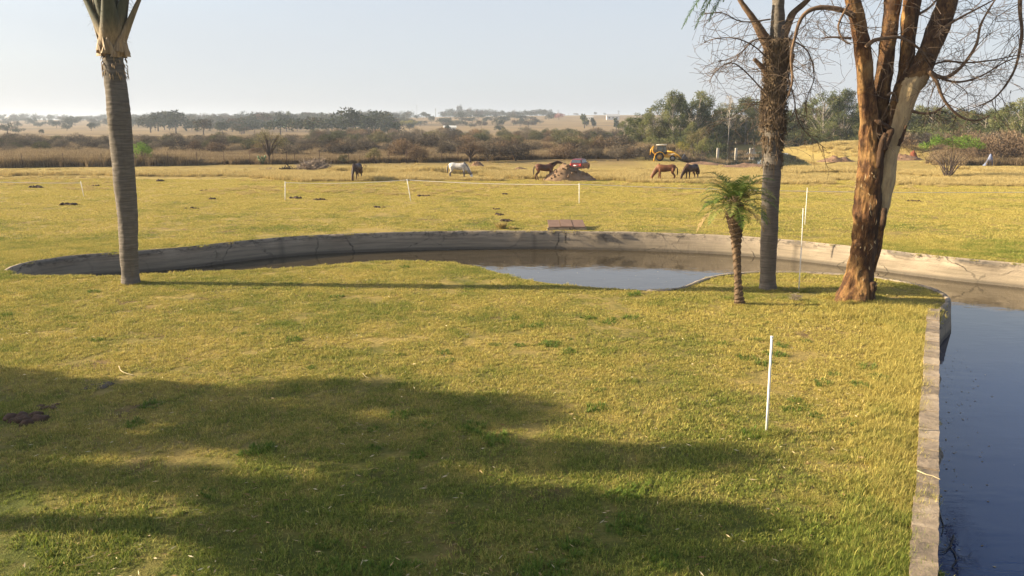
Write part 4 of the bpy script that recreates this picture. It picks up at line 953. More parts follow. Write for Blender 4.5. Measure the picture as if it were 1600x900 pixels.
# distinctive single plants
def leafy(name, px, by, ty, wpx, mat, label, cat, stems=1, n=2600, hb=.35, lf=(.10, .2), stemm=M_STEM, clumps=22, flat=.8, tilt=.0, thick=.05, seed=1):
    r = random.Random(seed); b = P(px, by); b.z = H(b.x, b.y); dd = b.y; h = D(px, ty, dd).z-b.z; w = wpx/F*(dd*cp+CH*sp)/2; cl = []; e = empty(name, b); tag(e, label, cat); mb = MB(); tm = MB()
    for k in range(clumps):
        a = r.uniform(0, 6.28); q = math.sqrt(r.random()); x, y = math.cos(a)*q*w*.8, math.sin(a)*q*w*.8; z = h*(hb+(1-hb)*(.25+.70*(1-q*q)**.5*r.uniform(.5, 1)))
        s = w*r.uniform(.20, .34); cl.append((x, y, z-s*flat*.5, s, s, s*flat, r.uniform(.15, .85)))
        a0 = Vector((0, 0, h*hb*.55)) if stems == 1 else Vector((r.uniform(-.3, .3), r.uniform(-.2, .2), 0)); q1 = Vector((x, y, z-s*.3)); mb.tube([a0, a0.lerp(q1, .5)+Vector((0, 0, .08*h)), q1], [thick*.5, thick*.32, thick*.12], 5, cap=False)
    pos, d, t = clump_leaves(cl, n, .1, outward=.4); o = link('crown', quads_mesh('crown', leaf_quads(pos, d, rng.uniform(*lf, len(pos)), rng.uniform(lf[0]*.4, lf[1]*.4, len(pos))), t, mat), None, e)
    if stems == 1: tm.tube([Vector((0, 0, -.1)), Vector((r.uniform(-.05, .05), 0, h*hb*.3)), Vector((0, 0, h*hb*.62))], [thick*1.3, thick, thick*.8], 8); tm.build('trunk', stemm, e); mb.build('limb', stemm, e)
    else: mb.build('stem', stemm, e)
    return e
leafy('green_tree', 222, 259, 217, 40, M_FRESH, 'small fresh green tree beside the leaning palm trunk at the fence', 'tree', stems=7, n=2600, hb=.12, lf=(.09, .18), clumps=30, seed=2)
leafy('olive_tree', 421, 257, 198, 62, M_OLIVE, 'thin-leaved olive-yellow tree on a slim trunk by the wire fence', 'tree', n=1900, hb=.38, lf=(.08, .2), clumps=30, thick=.13, seed=3)
leafy('umbrella_tree', 735, 254, 221, 54, M_BUSHR, 'flat-topped brown thorn tree on a short trunk behind the grey horse', 'tree', n=3000, hb=.42, lf=(.06, .2), clumps=34, thick=.13, flat=.7, seed=4)
leafy('olive_bush', 585, 255, 231, 30, M_OLIVE, 'olive leafy bush behind the dark horse at the fence', 'bush', stems=6, n=1200, hb=.15, clumps=16, seed=5)
leafy('olive_bush', 537, 256, 240, 18, M_BUSHG, 'small dark olive bush at the fence just left of the dark horse', 'bush', stems=5, n=600, hb=.1, clumps=10, seed=6)
leafy('thorn_tree', 893, 248, 211, 66, M_BUSHG, 'spreading thorn tree with a forked dark trunk behind the red car', 'tree', n=2600, hb=.55, lf=(.06, .2), clumps=34, thick=.16, flat=.55, seed=7)
leafy('thorn_tree', 345, 240, 212, 40, M_BUSH, 'umbrella-shaped grey thorn tree standing in a gap of the thicket', 'tree', n=1800, hb=.5, lf=(.06, .2), clumps=22, thick=.14, flat=.5, seed=8)
leafy('willow_bush', 1088, 241, 194, 46, M_OLIVE, 'pale feathery olive bush between the digger and the dam', 'bush', stems=8, n=2600, hb=.15, lf=(.14, .34), clumps=26, seed=9)
leafy('green_bush', 1098, 247, 212, 34, M_GUM, 'dark green bush at the left end of the dam', 'bush', stems=6, n=1800, hb=.05, lf=(.1, .24), clumps=20, seed=10)
leafy('green_bush', 1068, 236, 214, 34, M_YELL, 'yellow-green bush behind the bucket of the digger', 'bush', stems=6, n=1500, hb=.1, lf=(.1, .24), clumps=18, seed=12)
leafy('green_bush', 1090, 220, 190, 50, M_FRESH, 'bright green bush on the dam bank in front of the gum trees', 'bush', stems=6, n=1500, hb=.1, lf=(.14, .3), clumps=18, seed=22)
leafy('vase_bush', 1482, 277, 222, 82, M_BUSHR, 'many-stemmed vase-shaped bush in long grass right of the big bare tree', 'bush', stems=16, n=2200, hb=.45, lf=(.05, .14), clumps=34, thick=.09, flat=.6, seed=11)
# fresh green top of the vase bush
r = random.Random(4); b = P(1484, 277); cl = []; par = [o for o in C.objects if o.name.startswith('vase_bush')][0]
for k in range(24):
    a = r.uniform(0, 6.28); q = math.sqrt(r.random()); cl.append((math.cos(a)*q*2.5, math.sin(a)*q*2.0, 2.75+1.15*(1-q*q)**.5*r.uniform(.2, 1), .5, .5, .32, r.uniform(.2, .8)))
pos, d, t = clump_leaves(cl, 4200, .1); link('leaf_canopy', quads_mesh('leaf_canopy', leaf_quads(pos, d, rng.uniform(.07, .16, len(pos)), rng.uniform(.03, .07, len(pos))), t, M_FRESH), None, par)
# bare poplar among the gums
def baretree(name, px, by, dd, ty, label, seed):
    rr_ = random.Random(seed); x = (px-800)/F*(dd*cp+CH*sp); z = H(x, dd); h = D(px, ty, dd).z-z; e = empty(name, (x, dd, z)); tag(e, label, 'tree'); mb = MB(); mb.tube([Vector((0, 0, 0)), Vector((.1, 0, h*.5)), Vector((0, 0, h*.97))], [.14, .09, .02], 6); mb.build('trunk', M_GUMT, e); mb = MB()
    for k in range(22):
        q = rr_.uniform(.35, .9); a = rr_.uniform(0, 6.28); grow(mb, Vector((0, 0, h*q)), Vector((math.cos(a)*.55, math.sin(a)*.55, 1.1)), h*.28*(1.2-q), .05, 1, rr_, -.1, .18, .03, 3)
    mb.build('limb', M_GUMT, e)
baretree('bare_poplar', 1137, 225, 176, 146, 'pale leafless tree rising between the gum trees', 3)
# prickly pear by the fence
e = empty('prickly_pear', P(410, 257)); tag(e, 'small prickly pear cactus at the foot of the olive tree', 'cactus'); M_CACT = simple('cactus_green', (.10, .16, .07), .7, var=.2, bmp=0)
for k, (x, z, a, s) in enumerate(((0, .25, 0, 1), (-.3, .55, .5, .9), (.25, .6, -.4, .9), (-.45, .9, .7, .7), (.4, .95, -.5, .7), (0, .8, .1, .8))):
    mb = MB(); mb.loft([(x-.02, -.05, z, .001, .001), (x-.01, -.035, z, .17*s, .26*s), (x, 0, z, .2*s, .30*s), (x+.01, .035, z, .17*s, .26*s), (x+.02, .05, z, .001, .001)], 10)
    mb.build('pad', M_CACT, e)

# ------------------------------------------------------------------ distant ridge trees
def fartree(seed, wide=1.0, m=M_FAR, n=650):
    r = random.Random(seed); cl = []
    for k in range(14):
        a = r.uniform(0, 6.28); q = math.sqrt(r.random())*.42*wide; z = .35+.55*r.random()*(1-q*.8); s = r.uniform(.13, .22); cl.append((math.cos(a)*q, math.sin(a)*q, z, s*wide, s*wide, s*.85, r.uniform(.1, .8)))
    pos, d, t = clump_leaves(cl, n, .05); mb = MB(); mb.tube([Vector((0, 0, -.05)), Vector((0, 0, .5))], [.03, .02], 5, cap=False)
    return quads_mesh('crown', leaf_quads(pos, d, rng.uniform(.06, .13, len(pos)), rng.uniform(.04, .08, len(pos))), t, m), mb.mesh('trunk', M_STEM)
fars = [fartree(s, w) for s, w in ((1, 1), (2, 1.25), (3, .8), (4, 1.4), (5, 1.1))]; farg = [fartree(6, 1.1, M_FRESH), fartree(7, 1.2, M_YELL)]; fcol = fartree(8, .35, M_GUM)
def farput(px, dd, h, name='far_tree', pr=None, label=None, group=None, sq=1.0):
    x = (px-800)/F*(dd*cp+CH*sp); pr = pr or rnd.choice(fars); c, t = pr; w = h*rnd.uniform(.95, 1.5)*sq
    reg = 'left part' if px < 260 else ('stretch above the olive tree' if px < 560 else ('centre' if px < 800 else 'stretch left of the gums'))
    return put(name, c, t, (x, dd, H(x, dd)-.3), w, w, h, rnd.uniform(0, 6.28), label or f'{"taller" if h > 8 else "lower"} hazy {"nearer" if dd < 800 else "farther"} tree on the distant ridge {where(px)}', 'tree', group or f'ridge trees {where(px)}, {"taller" if h > 8 else "lower"}, {"nearer" if dd < 800 else "farther"}', 'trunk')
ridge = [(-20, 60, 16), (60, 230, 34), (200, 420, 70), (380, 620, 72), (600, 680, 12), (690, 820, 36), (800, 870, 12)]
for a, b_, n_ in ridge:
    for i in range(n_):
        px = lerp(a, b_, (i+rnd.random())/n_); near = rnd.random(); dd = (rnd.uniform(360, 1000) if 230 < px < 640 else rnd.uniform(620, 1050)) if near < .75 else rnd.uniform(1050, 1500); h = rnd.uniform(4.5, 10)*(1.0 if px < 200 or px > 620 else 1.35)*(1+.2*nz(px, 0, 0, .02))
        farput(px, dd, h)
for px, dd, h in ((30, 420, 4), (12, 430, 6), (65, 400, 3), (143, 520, 6), (105, 540, 5), (270, 560, 7), (300, 540, 6), (330, 560, 5), (355, 520, 6), (560, 400, 4), (600, 430, 4), (540, 330, 3.4), (570, 340, 3.6), (700, 500, 5), (780, 520, 5), (820, 500, 4), (640, 560, 6)):
    farput(px, dd, h, label=f'dark tree standing out on the pale far field {where(px)}', group=f'field trees {where(px)}')
farput(485, 520, 7.5, pr=farg[0], label='bright green tree among the distant trees above the brush pile'); farput(500, 540, 7, pr=farg[0], label='second bright green tree just right of its like on the ridge')
farput(452, 560, 8, pr=farg[0], label='green tree beside the teal roof below the ridge'); farput(612, 520, 7.5, pr=farg[0], label='large rounded green tree below the ridge above the dark horse')
farput(626, 600, 7.5, pr=farg[1], label='left of two yellow trees below the ridge'); farput(640, 600, 7.5, pr=farg[1], label='right of two yellow trees below the ridge')
for px, dd, h in ((913, 620, 11.5), (927, 620, 8.5), (963, 560, 9), (450, 900, 13)): farput(px, dd, h, pr=fcol, sq=.9, label='slim columnar dark tree on the far slope', group='columnar trees on the far slope')
for px, h in ((703, 17), (719, 20), (734, 15), (754, 12)): farput(px, 1350, h, sq=.5, label='tall lone-crowned tree poking above the ridge line', group='tall ridge-line trees')
for px in (868, 876, 930, 944, 900): farput(px, 1500, rnd.uniform(5, 8), label='small round tree on the bare ridge line', group='ridge-line trees on the bare rise')
farput(873, 900, 9, pr=(fartree(15, 1.5, tonemat('pink_blossom', [(0, (.22, .09, .08)), (1, (.36, .18, .15))], .9, .2))[0], fars[0][1]), label='reddish-pink tree on the far slope above the red car')

# hazy woodland massed along the ridge behind the single trees
WV, WT = [], []
for i in range(1150):
    px = rnd.choice((rnd.uniform(-60, 640), rnd.uniform(180, 640), rnd.uniform(200, 600), rnd.uniform(-400, 640), rnd.uniform(690, 860))); dd = rnd.uniform(1150, 1650) if px < 190 or px > 640 or i % 2 else rnd.uniform(760, 1200); x = (px-800)/F*(dd*cp+CH*sp); z = H(x, dd); h = rnd.uniform(5, 10.5)*(1+.45*nz(px, 0, 0, .013)); w = h*rnd.uniform(.6, 1.0)
    cl = [(x+rnd.gauss(0, w*.4), dd+rnd.gauss(0, w*.4), z+h*rnd.uniform(.4, .8), w*.42, w*.42, h*.28, rnd.uniform(0, .9)) for _ in range(4)]
    pos, d, t = clump_leaves(cl, 110, .1); WV.append(leaf_quads(pos, d, rng.uniform(.9, 1.9, len(pos)), rng.uniform(.6, 1.2, len(pos)))); WT.append(t)
tag(link('ridge_woodland', quads_mesh('ridge_woodland', np.concatenate(WV), np.concatenate(WT), M_FAR)), 'hazy unbroken woodland massed along the far ridge line', 'woodland', kind='stuff')

# ------------------------------------------------------------------ far buildings, pylons, masts
M_WALL = simple('white_wall', (.62, .60, .55), .8, var=.08, bmp=0); M_ROOF = simple('grey_roof', (.34, .33, .32), .6, var=.1, bmp=0); M_TEAL = simple('teal_roof', (.08, .26, .24), .6, var=.1, bmp=0); M_DARKW = simple('dark_window', (.03, .035, .04), .3, var=.05, bmp=0)
def house(px, dd, w, h, roofm, label):
    x = (px-800)/F*(dd*cp+CH*sp); e = empty('farmhouse', (x, dd, H(x, dd)-.2), rnd.uniform(-.3, .3)); tag(e, label, 'building'); dp_ = w*.55
    mb = MB(); mb.box((0, 0, h*.5), (w, dp_, h)); mb.smooth = False; mb.build('wall', M_WALL, e)
    rf = MB(); o = .5; rf.smooth = False; z0 = h+.003; z1 = h*1.55
    rf.add([(-w/2-o, -dp_/2-o, z0), (w/2+o, -dp_/2-o, z0), (w/2+o, dp_/2+o, z0), (-w/2-o, dp_/2+o, z0), (-w/2-o, 0, z1), (w/2+o, 0, z1)], [(0, 1, 5, 4), (2, 3, 4, 5), (0, 4, 3), (1, 2, 5), (0, 3, 2, 1)]); rf.build('roof', roofm, e)
    for k in range(3): wb = MB(); wb.smooth = False; wb.box((-w*.3+k*w*.3, -dp_/2-.02, h*.55), (w*.12, .06, h*.35)); wb.build('window', M_DARKW, e)
house(549, 760, 16, 4, M_WALL, 'low white farm building among the trees above the dark horse'); house(703, 560, 8, 2.4, M_WALL, 'small white building at the foot of the ridge above the grey horse')
house(437, 700, 9, 4.5, M_TEAL, 'pale building with a teal roof below the ridge above the olive tree'); house(957, 900, 14, 4, M_ROOF, 'long white house on the slope left of the gum trees'); house(921, 880, 7, 3, M_ROOF, 'tiny white house between two columnar trees on the slope')
house(22, 1300, 20, 5, M_WALL, 'long low pale building on the ridge at the left edge')
M_STEEL = simple('galvanised_steel', (.22, .22, .23), .5, metal=.4, var=.1, bmp=0)
def pylon(px, dd, ty, label):
    x = (px-800)/F*(dd*cp+CH*sp); z = H(x, dd); h = D(px, ty, dd).z-z; e = empty('power_pylon', (x, dd, z)); tag(e, label, 'pylon'); mb = MB(); w = h*.11
    for sx_ in (-1, 1):
        for sy in (-1, 1): mb.tube([Vector((sx_*w, sy*w, 0)), Vector((sx_*w*.25, sy*w*.25, h*.62)), Vector((sx_*.3, sy*.3, h))], .22, 4)
    for k in range(6):
        t = k/6; a = w*(1-.75*t/.62*.62); mb.tube([Vector((-a, -a, h*t*.9)), Vector((a*.85, -a*.85, h*(t+.16)*.9))], .15, 3); mb.tube([Vector((a, -a, h*t*.9)), Vector((-a*.85, -a*.85, h*(t+.16)*.9))], .15, 3)
    mb.build('lattice_tower', M_STEEL, e)
    for q, ww in ((.72, .24), (.86, .19)): c = MB(); c.tube([Vector((-h*ww, 0, h*q)), Vector((0, 0, h*(q+.03))), Vector((h*ww, 0, h*q))], .25, 4); c.build('cross_arm', M_STEEL, e)
pylon(872, 1650, 171, 'lattice power pylon on the ridge line above the red car'); pylon(966, 1700, 172, 'lattice power pylon on the ridge line left of the gum trees')
def mast(px, dd, ty, label, r=.35):
    x = (px-800)/F*(dd*cp+CH*sp); z = H(x, dd); h = D(px, ty, dd).z-z; mb = MB(); mb.tube([Vector((0, 0, 0)), Vector((0, 0, h*.75)), Vector((0, 0, h))], [r, r*.8, r*.5], 6)
    for k in range(3): mb.box((0, 0, h*(.8+.06*k)), (r*4, r*.8, .5))
    o = mb.build('radio_mast', M_STEEL); o.location = (x, dd, z); tag(o, label, 'mast')
mast(652, 1500, 163, 'thin faint mast on the ridge, the taller and left one'); mast(681, 1500, 169, 'short mast on the ridge right of the tall faint one', .6); mast(888, 1600, 177, 'short pole on the ridge line right of the left pylon', .3)

# ------------------------------------------------------------------ horses
M_TAIL = simple('dark_horsehair', (.03, .018, .012), .8, var=.2, bmp=0)
def coat(name, col, col2, sc_=2.0, legs=None):
    m, nt, b = newmat(name); pos = N(nt, 'ShaderNodeTexCoord').outputs['Object']; f = noise_n(nt, pos, sc_, 4, .6); c = ramp(nt, f, [(.38, col2), (.56, col)])
    if legs:
        z = N(nt, 'ShaderNodeSeparateXYZ'); L(nt, pos, z.inputs[0]); c = mixc(nt, mapr(nt, z.outputs['Z'], .5, .8, 1, 0), c, legs)
    L(nt, c, b.inputs['Base Color']); b.inputs['Roughness'].default_value = .5; b.inputs['Specular IOR Level'].default_value = .3; return m
def horse(loc, face, m, label, pose='graze', scale=1.0, maneM=M_TAIL, neck_side=0.0, stride=.0, muzzle=False):
    mb = MB(); B = mb.loft
    B([(-.82, 0, 1.12, .06, .08), (-.78, 0, 1.14, .17, .18), (-.66, 0, 1.14, .25, .25), (-.48, 0, 1.13, .275, .29), (-.22, 0, 1.08, .265, .285), (.05, 0, 1.05, .275, .30), (.32, 0, 1.06, .27, .32), (.52, 0, 1.10, .23, .31), (.68, 0, 1.12, .17, .25), (.76, 0, 1.12, .09, .14)], 14)
    s = neck_side
    if pose == 'graze':
        neck = [(.44, 0, 1.20, .15, .31), (.64, .1*s, 1.08, .13, .26), (.82, .2*s, .88, .11, .21), (.98, .3*s, .66, .095, .165), (1.06, .35*s, .52, .085, .135)]
        head = [(1.03, .34*s, .60, .08, .10), (1.10, .36*s, .50, .095, .14), (1.15, .38*s, .37, .085, .125), (1.19, .4*s, .22, .065, .09), (1.20, .41*s, .12, .06, .075), (1.20, .41*s, .07, .035, .05)]; ears = [Vector((.98, .33*s-.06, .70)), Vector((.98, .33*s+.06, .70))]; ed = Vector((-.03, 0, .13)); poll = (1.12, .3*s, .62)
    else:
        neck = [(.46, 0, 1.20, .13, .28), (.66, .02, 1.30, .11, .23), (.86, .03, 1.40, .09, .18), (1.03, .04, 1.50, .08, .14), (1.12, .04, 1.54, .07, .12)]
        head = [(1.06, .04, 1.55, .07, .09), (1.18, .04, 1.53, .085, .13), (1.33, .04, 1.49, .075, .115), (1.50, .04, 1.45, .055, .08), (1.60, .04, 1.43, .05, .068), (1.63, .04, 1.42, .03, .04)]; ears = [Vector((1.08, -.03, 1.64)), Vector((1.08, .10, 1.64))]; ed = Vector((.02, 0, .13)); poll = (1.06, .04, 1.6)
    B(neck, 12); B(head, 12)
    for e in ears: mb.tube([e-ed*.3, e+ed*.3, e+ed], [.03, .034, .006], 6)
    st = stride
    for (sy, sh) in ((-1, st), (1, -st)):
        y = .14*sy
        mb.tube([Vector((.50, y, 1.0)), Vector((.52+sh*.1, y, .78)), Vector((.52+sh*.5, y, .47)), Vector((.53+sh*.8, y, .42)), Vector((.52+sh*1.0, y, .16)), Vector((.55+sh*1.05, y, .10)), Vector((.57+sh*1.1, y, .05)), Vector((.58+sh*1.1, y, 0))], [.13, .095, .055, .058, .038, .045, .055, .062], 10)
        y = .15*sy
        mb.tube([Vector((-.60, y, 1.08)), Vector((-.55-sh*.1, y, .86)), Vector((-.54-sh*.3, y, .70)), Vector((-.72-sh*.6, y, .50)), Vector((-.75-sh*.7, y, .44)), Vector((-.70-sh*1.0, y, .17)), Vector((-.67-sh*1.0, y, .10)), Vector((-.64-sh*1.0, y, .05)), Vector((-.63-sh*1.0, y, 0))], [.19, .16, .105, .062, .062, .040, .046, .056, .064], 10)
    tmp = bpy.data.objects.new('tmp', mb.mesh('tmp')); C.objects.link(tmp); md = tmp.modifiers.new('r', 'REMESH'); md.mode = 'VOXEL'; md.voxel_size = .028; sm = tmp.modifiers.new('s', 'SMOOTH'); sm.factor = .5; sm.iterations = 3
    me = bpy.data.meshes.new_from_object(tmp.evaluated_get(bpy.context.evaluated_depsgraph_get())); bpy.data.objects.remove(tmp); me.name = 'body'; me.shade_smooth()
    e = empty('horse', loc, face); e.scale = (scale,)*3; tag(e, label, 'horse'); link('body', me, m, e)
    t = MB(); 
    for k in range(9): a = (k-4)*.022; t.tube([Vector((-.80, a*.4, 1.2)), Vector((-.92, a, 1.1)), Vector((-.97, a*1.6, .8)), Vector((-.95, a*2, .45+.02*abs(k-4)))], [.022, .04, .045, .01], 5)
    t.build('tail', maneM, e)
    t = MB(); pa = Vector((.50, 0, 1.46)); pb_ = Vector(poll)
    for k in range(16):
        q = k/15; p = (Vector(neck[0][:3])+Vector((0, 0, .26))).lerp(Vector(poll)+Vector((.02, 0, .10)), q)
        if pose == 'graze': p = Vector((lerp(.55, 1.06, q), s*.3*q, lerp(1.46, .72, q)+.13*math.sin(q*math.pi)))
        else: p = Vector((lerp(.5, 1.06, q), .04*q, lerp(1.44, 1.64, q)))
        t.tube([p, p+Vector((0, -.09, -.03)), p+Vector((.0, -.12, -.16))], [.028, .03, .008], 5)
    t.build('mane', maneM, e)
    for sy in (-1, 1):
        hd = head[2]; ey = MB(); c = Vector((head[1][0], head[1][1], head[1][2])) ; c += (Vector((.035, .075*sy, .0)) if pose == 'graze' else Vector((.03, .075*sy, .05))); ey.tube([c-Vector((0, .012, 0)), c, c+Vector((0, .012, 0))], [.010, .018, .010], 8); ey.build('eye', M_DARKW, e)
    if muzzle: mz = MB(); mz.loft([(1.155, .38*s, .36, .092, .132), (1.195, .4*s, .21, .073, .098), (1.205, .41*s, .09, .062, .078)], 12); mz.build('white_blaze', M_WALL, e)
    return e
def gp_(px, py): p = P(px, py); p.z = H(p.x, p.y); return p
BAY = coat('bay_coat', (.21, .085, .035), (.12, .045, .02)); DBAY = coat('dark_bay_coat', (.07, .032, .02), (.035, .018, .012)); CHEST = coat('chestnut_coat', (.13, .05, .026), (.065, .03, .022), 1.2)
GREY = coat('dapple_grey_coat', (.62, .58, .52), (.34, .31, .28), 3.0, (.16, .13, .11))
horse(gp_(558, 283), R(-98), DBAY, 'dark brown horse grazing head-on toward the camera, left of the grey one', 'graze', 1.05)
horse(gp_(716, 279.5), R(-8), GREY, 'dappled grey horse grazing in the golden grass', 'graze', 1.03, simple('grey_horsehair', (.2, .18, .16), .8, bmp=0), muzzle=True)
horse(gp_(851, 281), R(8), CHEST, 'chestnut horse stretching its neck out over the soil heap', 'up', 1.04, stride=.12)
horse(gp_(1040, 282), R(176), BAY, 'bright bay horse grazing side-on, facing left', 'graze', 1.04, stride=.06)
horse(gp_(1080, 282), R(-135), DBAY, 'dark bay horse grazing at an angle, right of the bright bay one', 'graze', 1.05, neck_side=-.6)

# ------------------------------------------------------------------ soil heaps, brush pile, debris
def heap(px, by, wpx, h, label, m=M_SOIL, name='soil_heap', seed=1, rocks=60, ry=.55, cat='soil heap', amp=.25):
    b = gp_(px, by); w = wpx/F*(b.y)/2; n = 40; vs = []; r = random.Random(seed)
    for j in range(16):
        q = j/15
        for k in range(n):
            a = 2*math.pi*k/n; rr_ = q*(1+.18*nz(math.cos(a), math.sin(a), seed*3.3, 1.4)); x = math.cos(a)*rr_*w; y = math.sin(a)*rr_*w*ry; z = h*(1-q**1.5)*(1+amp*nz(x, y, seed, 1.1)*2)+.18*h*nz(x, y, seed+4, 3.2)*(1-q)
            vs.append((x, y, z-.04*q))
    fs = [(j*n+k, j*n+(k+1) % n, (j+1)*n+(k+1) % n, (j+1)*n+k) for j in range(15) for k in range(n)]
    e = empty(name, b+Vector((0, w*ry*.6, 0))); e.location.z = H(e.location.x, e.location.y); tag(e, label, cat); mb = MB(); mb.add(vs, [tuple(reversed(f)) for f in fs]); mb.build('mound', m, e)
    if rocks:
        c = MB(); c.smooth = False
        for i in range(rocks):
            v = r.choice(vs[n*2:n*14]); s = r.uniform(.05, .16)*min(1, h); M3 = Matrix.Rotation(r.uniform(0, 3), 3, Vector((r.random(), r.random(), r.random()+.1)).normalized()); c.box(Vector(v)+Vector((0, 0, s*.3)), (s*r.uniform(1, 2), s*1.2, s), rot=M3, bevel=s*.25)
        tag(c.build('clod', m, e), kind='stuff')
    return e
M_SOIL2 = simple('pale_rubble_soil', (.20, .128, .075), .95, var=.5, scale=1.6, bmp=.9)
heap(888, 282, 80, 1.25, 'large heap of brown soil and rubble in front of the red car', M_SOIL2, seed=2, rocks=110, ry=.5); heap(870, 281, 34, .85, 'lower grassy shoulder of soil at the left foot of the large heap', M_SOIL2, seed=9, rocks=40)
heap(913, 281, 44, .6, 'low crumbling tail of soil at the right end of the large heap', M_SOIL, seed=5, rocks=60)
heap(568, 268, 26, .55, 'small grey soil heap just right of the dark horse', M_SOIL2, seed=3, rocks=20); heap(745, 262, 30, .6, 'small brown soil heap behind the grey horse', M_SOIL, seed=4, rocks=30)
heap(524, 267, 22, .25, 'low patch of dug soil right of the brush pile', M_SOIL, seed=6, rocks=8); heap(813, 268, 30, .45, 'low grassy mound left of the chestnut horse', M_SOIL2, seed=7, rocks=10)
heap(1310, 252, 60, .7, 'long dark soil ridge in front of the grassy bank', M_SOIL, seed=8, rocks=50); heap(1415, 252, 70, .7, 'long dark soil ridge right of the big bare tree', M_SOIL, seed=18, rocks=50)
heap(1175, 262, 110, .35, 'low spread of reddish soil at the near shore of the dam', M_SOIL, seed=28, rocks=60); heap(1100, 257, 70, .35, 'low reddish soil spread between the digger and the dam', M_SOIL, seed=38, rocks=40)
heap(630, 270, 36, .18, 'low dark scrubby patch of earth in the golden grass', M_SOIL, seed=48, rocks=8)
def sticks(name, px, by, wpx, h, n, label, cat, m, rad=(.012, .04), ln=(.6, 2.0), seed=1, ry=.6):
    b = gp_(px, by); w = wpx/F*b.y/2; r = random.Random(seed); e = empty(name, b+Vector((0, w*ry*.5, 0))); e.location.z = H(e.location.x, e.location.y); tag(e, label, cat)
    mb = MB()
    for i in range(n):
        a = r.uniform(0, 6.28); q = math.sqrt(r.random()); c = Vector((math.cos(a)*q*w*.8, math.sin(a)*q*w*ry*.8, h*(1-q*q)*r.uniform(.1, .9)+.05)); d = Vector((r.gauss(0, 1), r.gauss(0, .7), r.gauss(.15, .5))).normalized(); l = r.uniform(*ln)
        s = c-d*l/2; s.z = max(.02, s.z); t = c+d*l/2; t.z = max(.02, t.z); mb.tube([s, (s+t)/2+Vector((r.gauss(0, .08), r.gauss(0, .08), r.gauss(0, .05))), t], [r.uniform(*rad), r.uniform(*rad)*.8, .006], 4, cap=False)
    tag(mb.build('stick', m, e), kind='stuff'); return e
M_DEAD = simple('dead_wood', (.27, .21, .16), .9, var=.5, scale=2, bmp=0); M_DEADD = simple('charred_wood', (.05, .04, .035), .9, var=.4, scale=2, bmp=0)
sticks('brush_pile', 488, 268, 66, 1.35, 520, 'tangled brown pile of cut branches in the paddock by the wire fence', 'brush pile', M_DEAD, (.015, .035), (.8, 2.4), 3)
sticks('log_pile', 450, 268.5, 26, .45, 60, 'small dark heap of logs left of the brush pile', 'log pile', M_DEADD, (.04, .09), (.7, 1.5), 4)
sticks('fallen_branch', 420, 270, 36, .5, 40, 'pale fallen branches lying left of the dark logs', 'branches', M_DEAD, (.015, .04), (.6, 1.6), 5)
sticks('twig_litter', 1258, 252, 30, .5, 60, 'dry weedy clump on the bank beside the dam', 'weeds', M_DEAD, (.01, .02), (.4, 1.0), 6)
sticks('dead_weed', 1245, 470, 16, .10, 26, 'few dead weed stalks on the lawn near the slim white post', 'weeds', M_DEAD, (.003, .006), (.12, .35), 7)
# termite mound, blue heap
h1 = heap(1428, 250, 13, 1.1, 'small upright red-brown termite mound right of the big bare tree', simple('termite_earth', (.22, .07, .035), .95, var=.3, bmp=.8), 'termite_mound', 31, 6, .8, 'termite mound')
h1 = heap(1546, 259, 17, .95, 'crumpled pale blue sheet in a heap at the foot of the right-hand thorn bushes', simple('pale_blue_sheet', (.20, .23, .34), .6, var=.3, scale=3, bmp=.5), 'crumpled_sheet', 33, 0, .6, 'plastic sheet', .9)
# dung and molehills
dg = 'dark dung droppings scattered on the paddock'
def dung(px, py, w, h, label, m=M_DSOIL, name='dung_pile', cat='dung', seed=1, group=None, nn=10):
    b = gp_(px, py); mb = MB(); r = random.Random(seed)
    for k in range(nn):
        c = Vector((r.gauss(0, w*.28), r.gauss(0, w*.2), 0)); rr_ = r.uniform(.15, .32)*w; hh = h*r.uniform(.5, 1)
        mb.loft([(c.x, c.y, -.01, rr_, rr_*.8), (c.x, c.y, hh*.5, rr_*.85, rr_*.7), (c.x, c.y, hh*.9, rr_*.5, rr_*.4), (c.x, c.y, hh, rr_*.1, rr_*.1)], 7)
    for v in range(len(mb.v)): q = Vector(mb.v[v]); mb.v[v] = tuple(q+noise.noise_vector(q*14/w*.3+Vector((seed, 0, 0)))*w*.06)
    o = mb.build(name, m); o.location = b; tag(o, label, cat, group); return o
for i, (px, py, w, lab) in enumerate(((104, 321, .9, 'dark dung heap on the paddock left of the leaning palm'), (303, 326, .45, 'small dark dropping on the paddock right of the leaning palm'), (334, 312, .5, 'dung dropping right of the fresh green tree, farther out'), (778, 336, .5, 'brown dropping on the paddock above the yellow tuft'), (791, 346, .6, 'brown dropping just beside the yellow grass tuft'),
        (775, 327, .4, 'thin dark dropping far above the yellow tuft'), (1110, 317, .6, 'dung dropping left of the small date palm crown'), (788, 304, .5, 'faint dropping in mid paddock right of the leaning post'), (57, 293, .9, 'long dark streak of dung at the far left of the paddock'), (590, 324, .5, 'dropping in the paddock left of the leaning post'), (660, 306, .6, 'dropping in the paddock right of the leaning post'),
        (497, 312, .6, 'dropping right of the post before the brush pile'), (462, 310, .7, 'dark dropping close to the post before the brush pile'), (150, 290, .5, 'dark dropping left of the palm, close to the tape'), (1425, 314, .5, 'dropping in the paddock right of the big bare tree'), (250, 283, .8, 'flat dark dropping beyond the tape right of the palm'), (70, 464, .07, 'tiny brown clod on the near lawn left of the palm'), (320, 298, .5, 'faint dark dropping beyond the tape by the palm'))):
    dung(px, py, w, w*.22, lab, seed=i+1, nn=9)
dung(42, 655, .50, .07, 'fresh dark molehill on the shaded lawn at lower left', simple('molehill_soil', (.07, .038, .022), .95, var=.4, scale=14, bmp=.9), 'molehill', 'molehill', 51, nn=26)
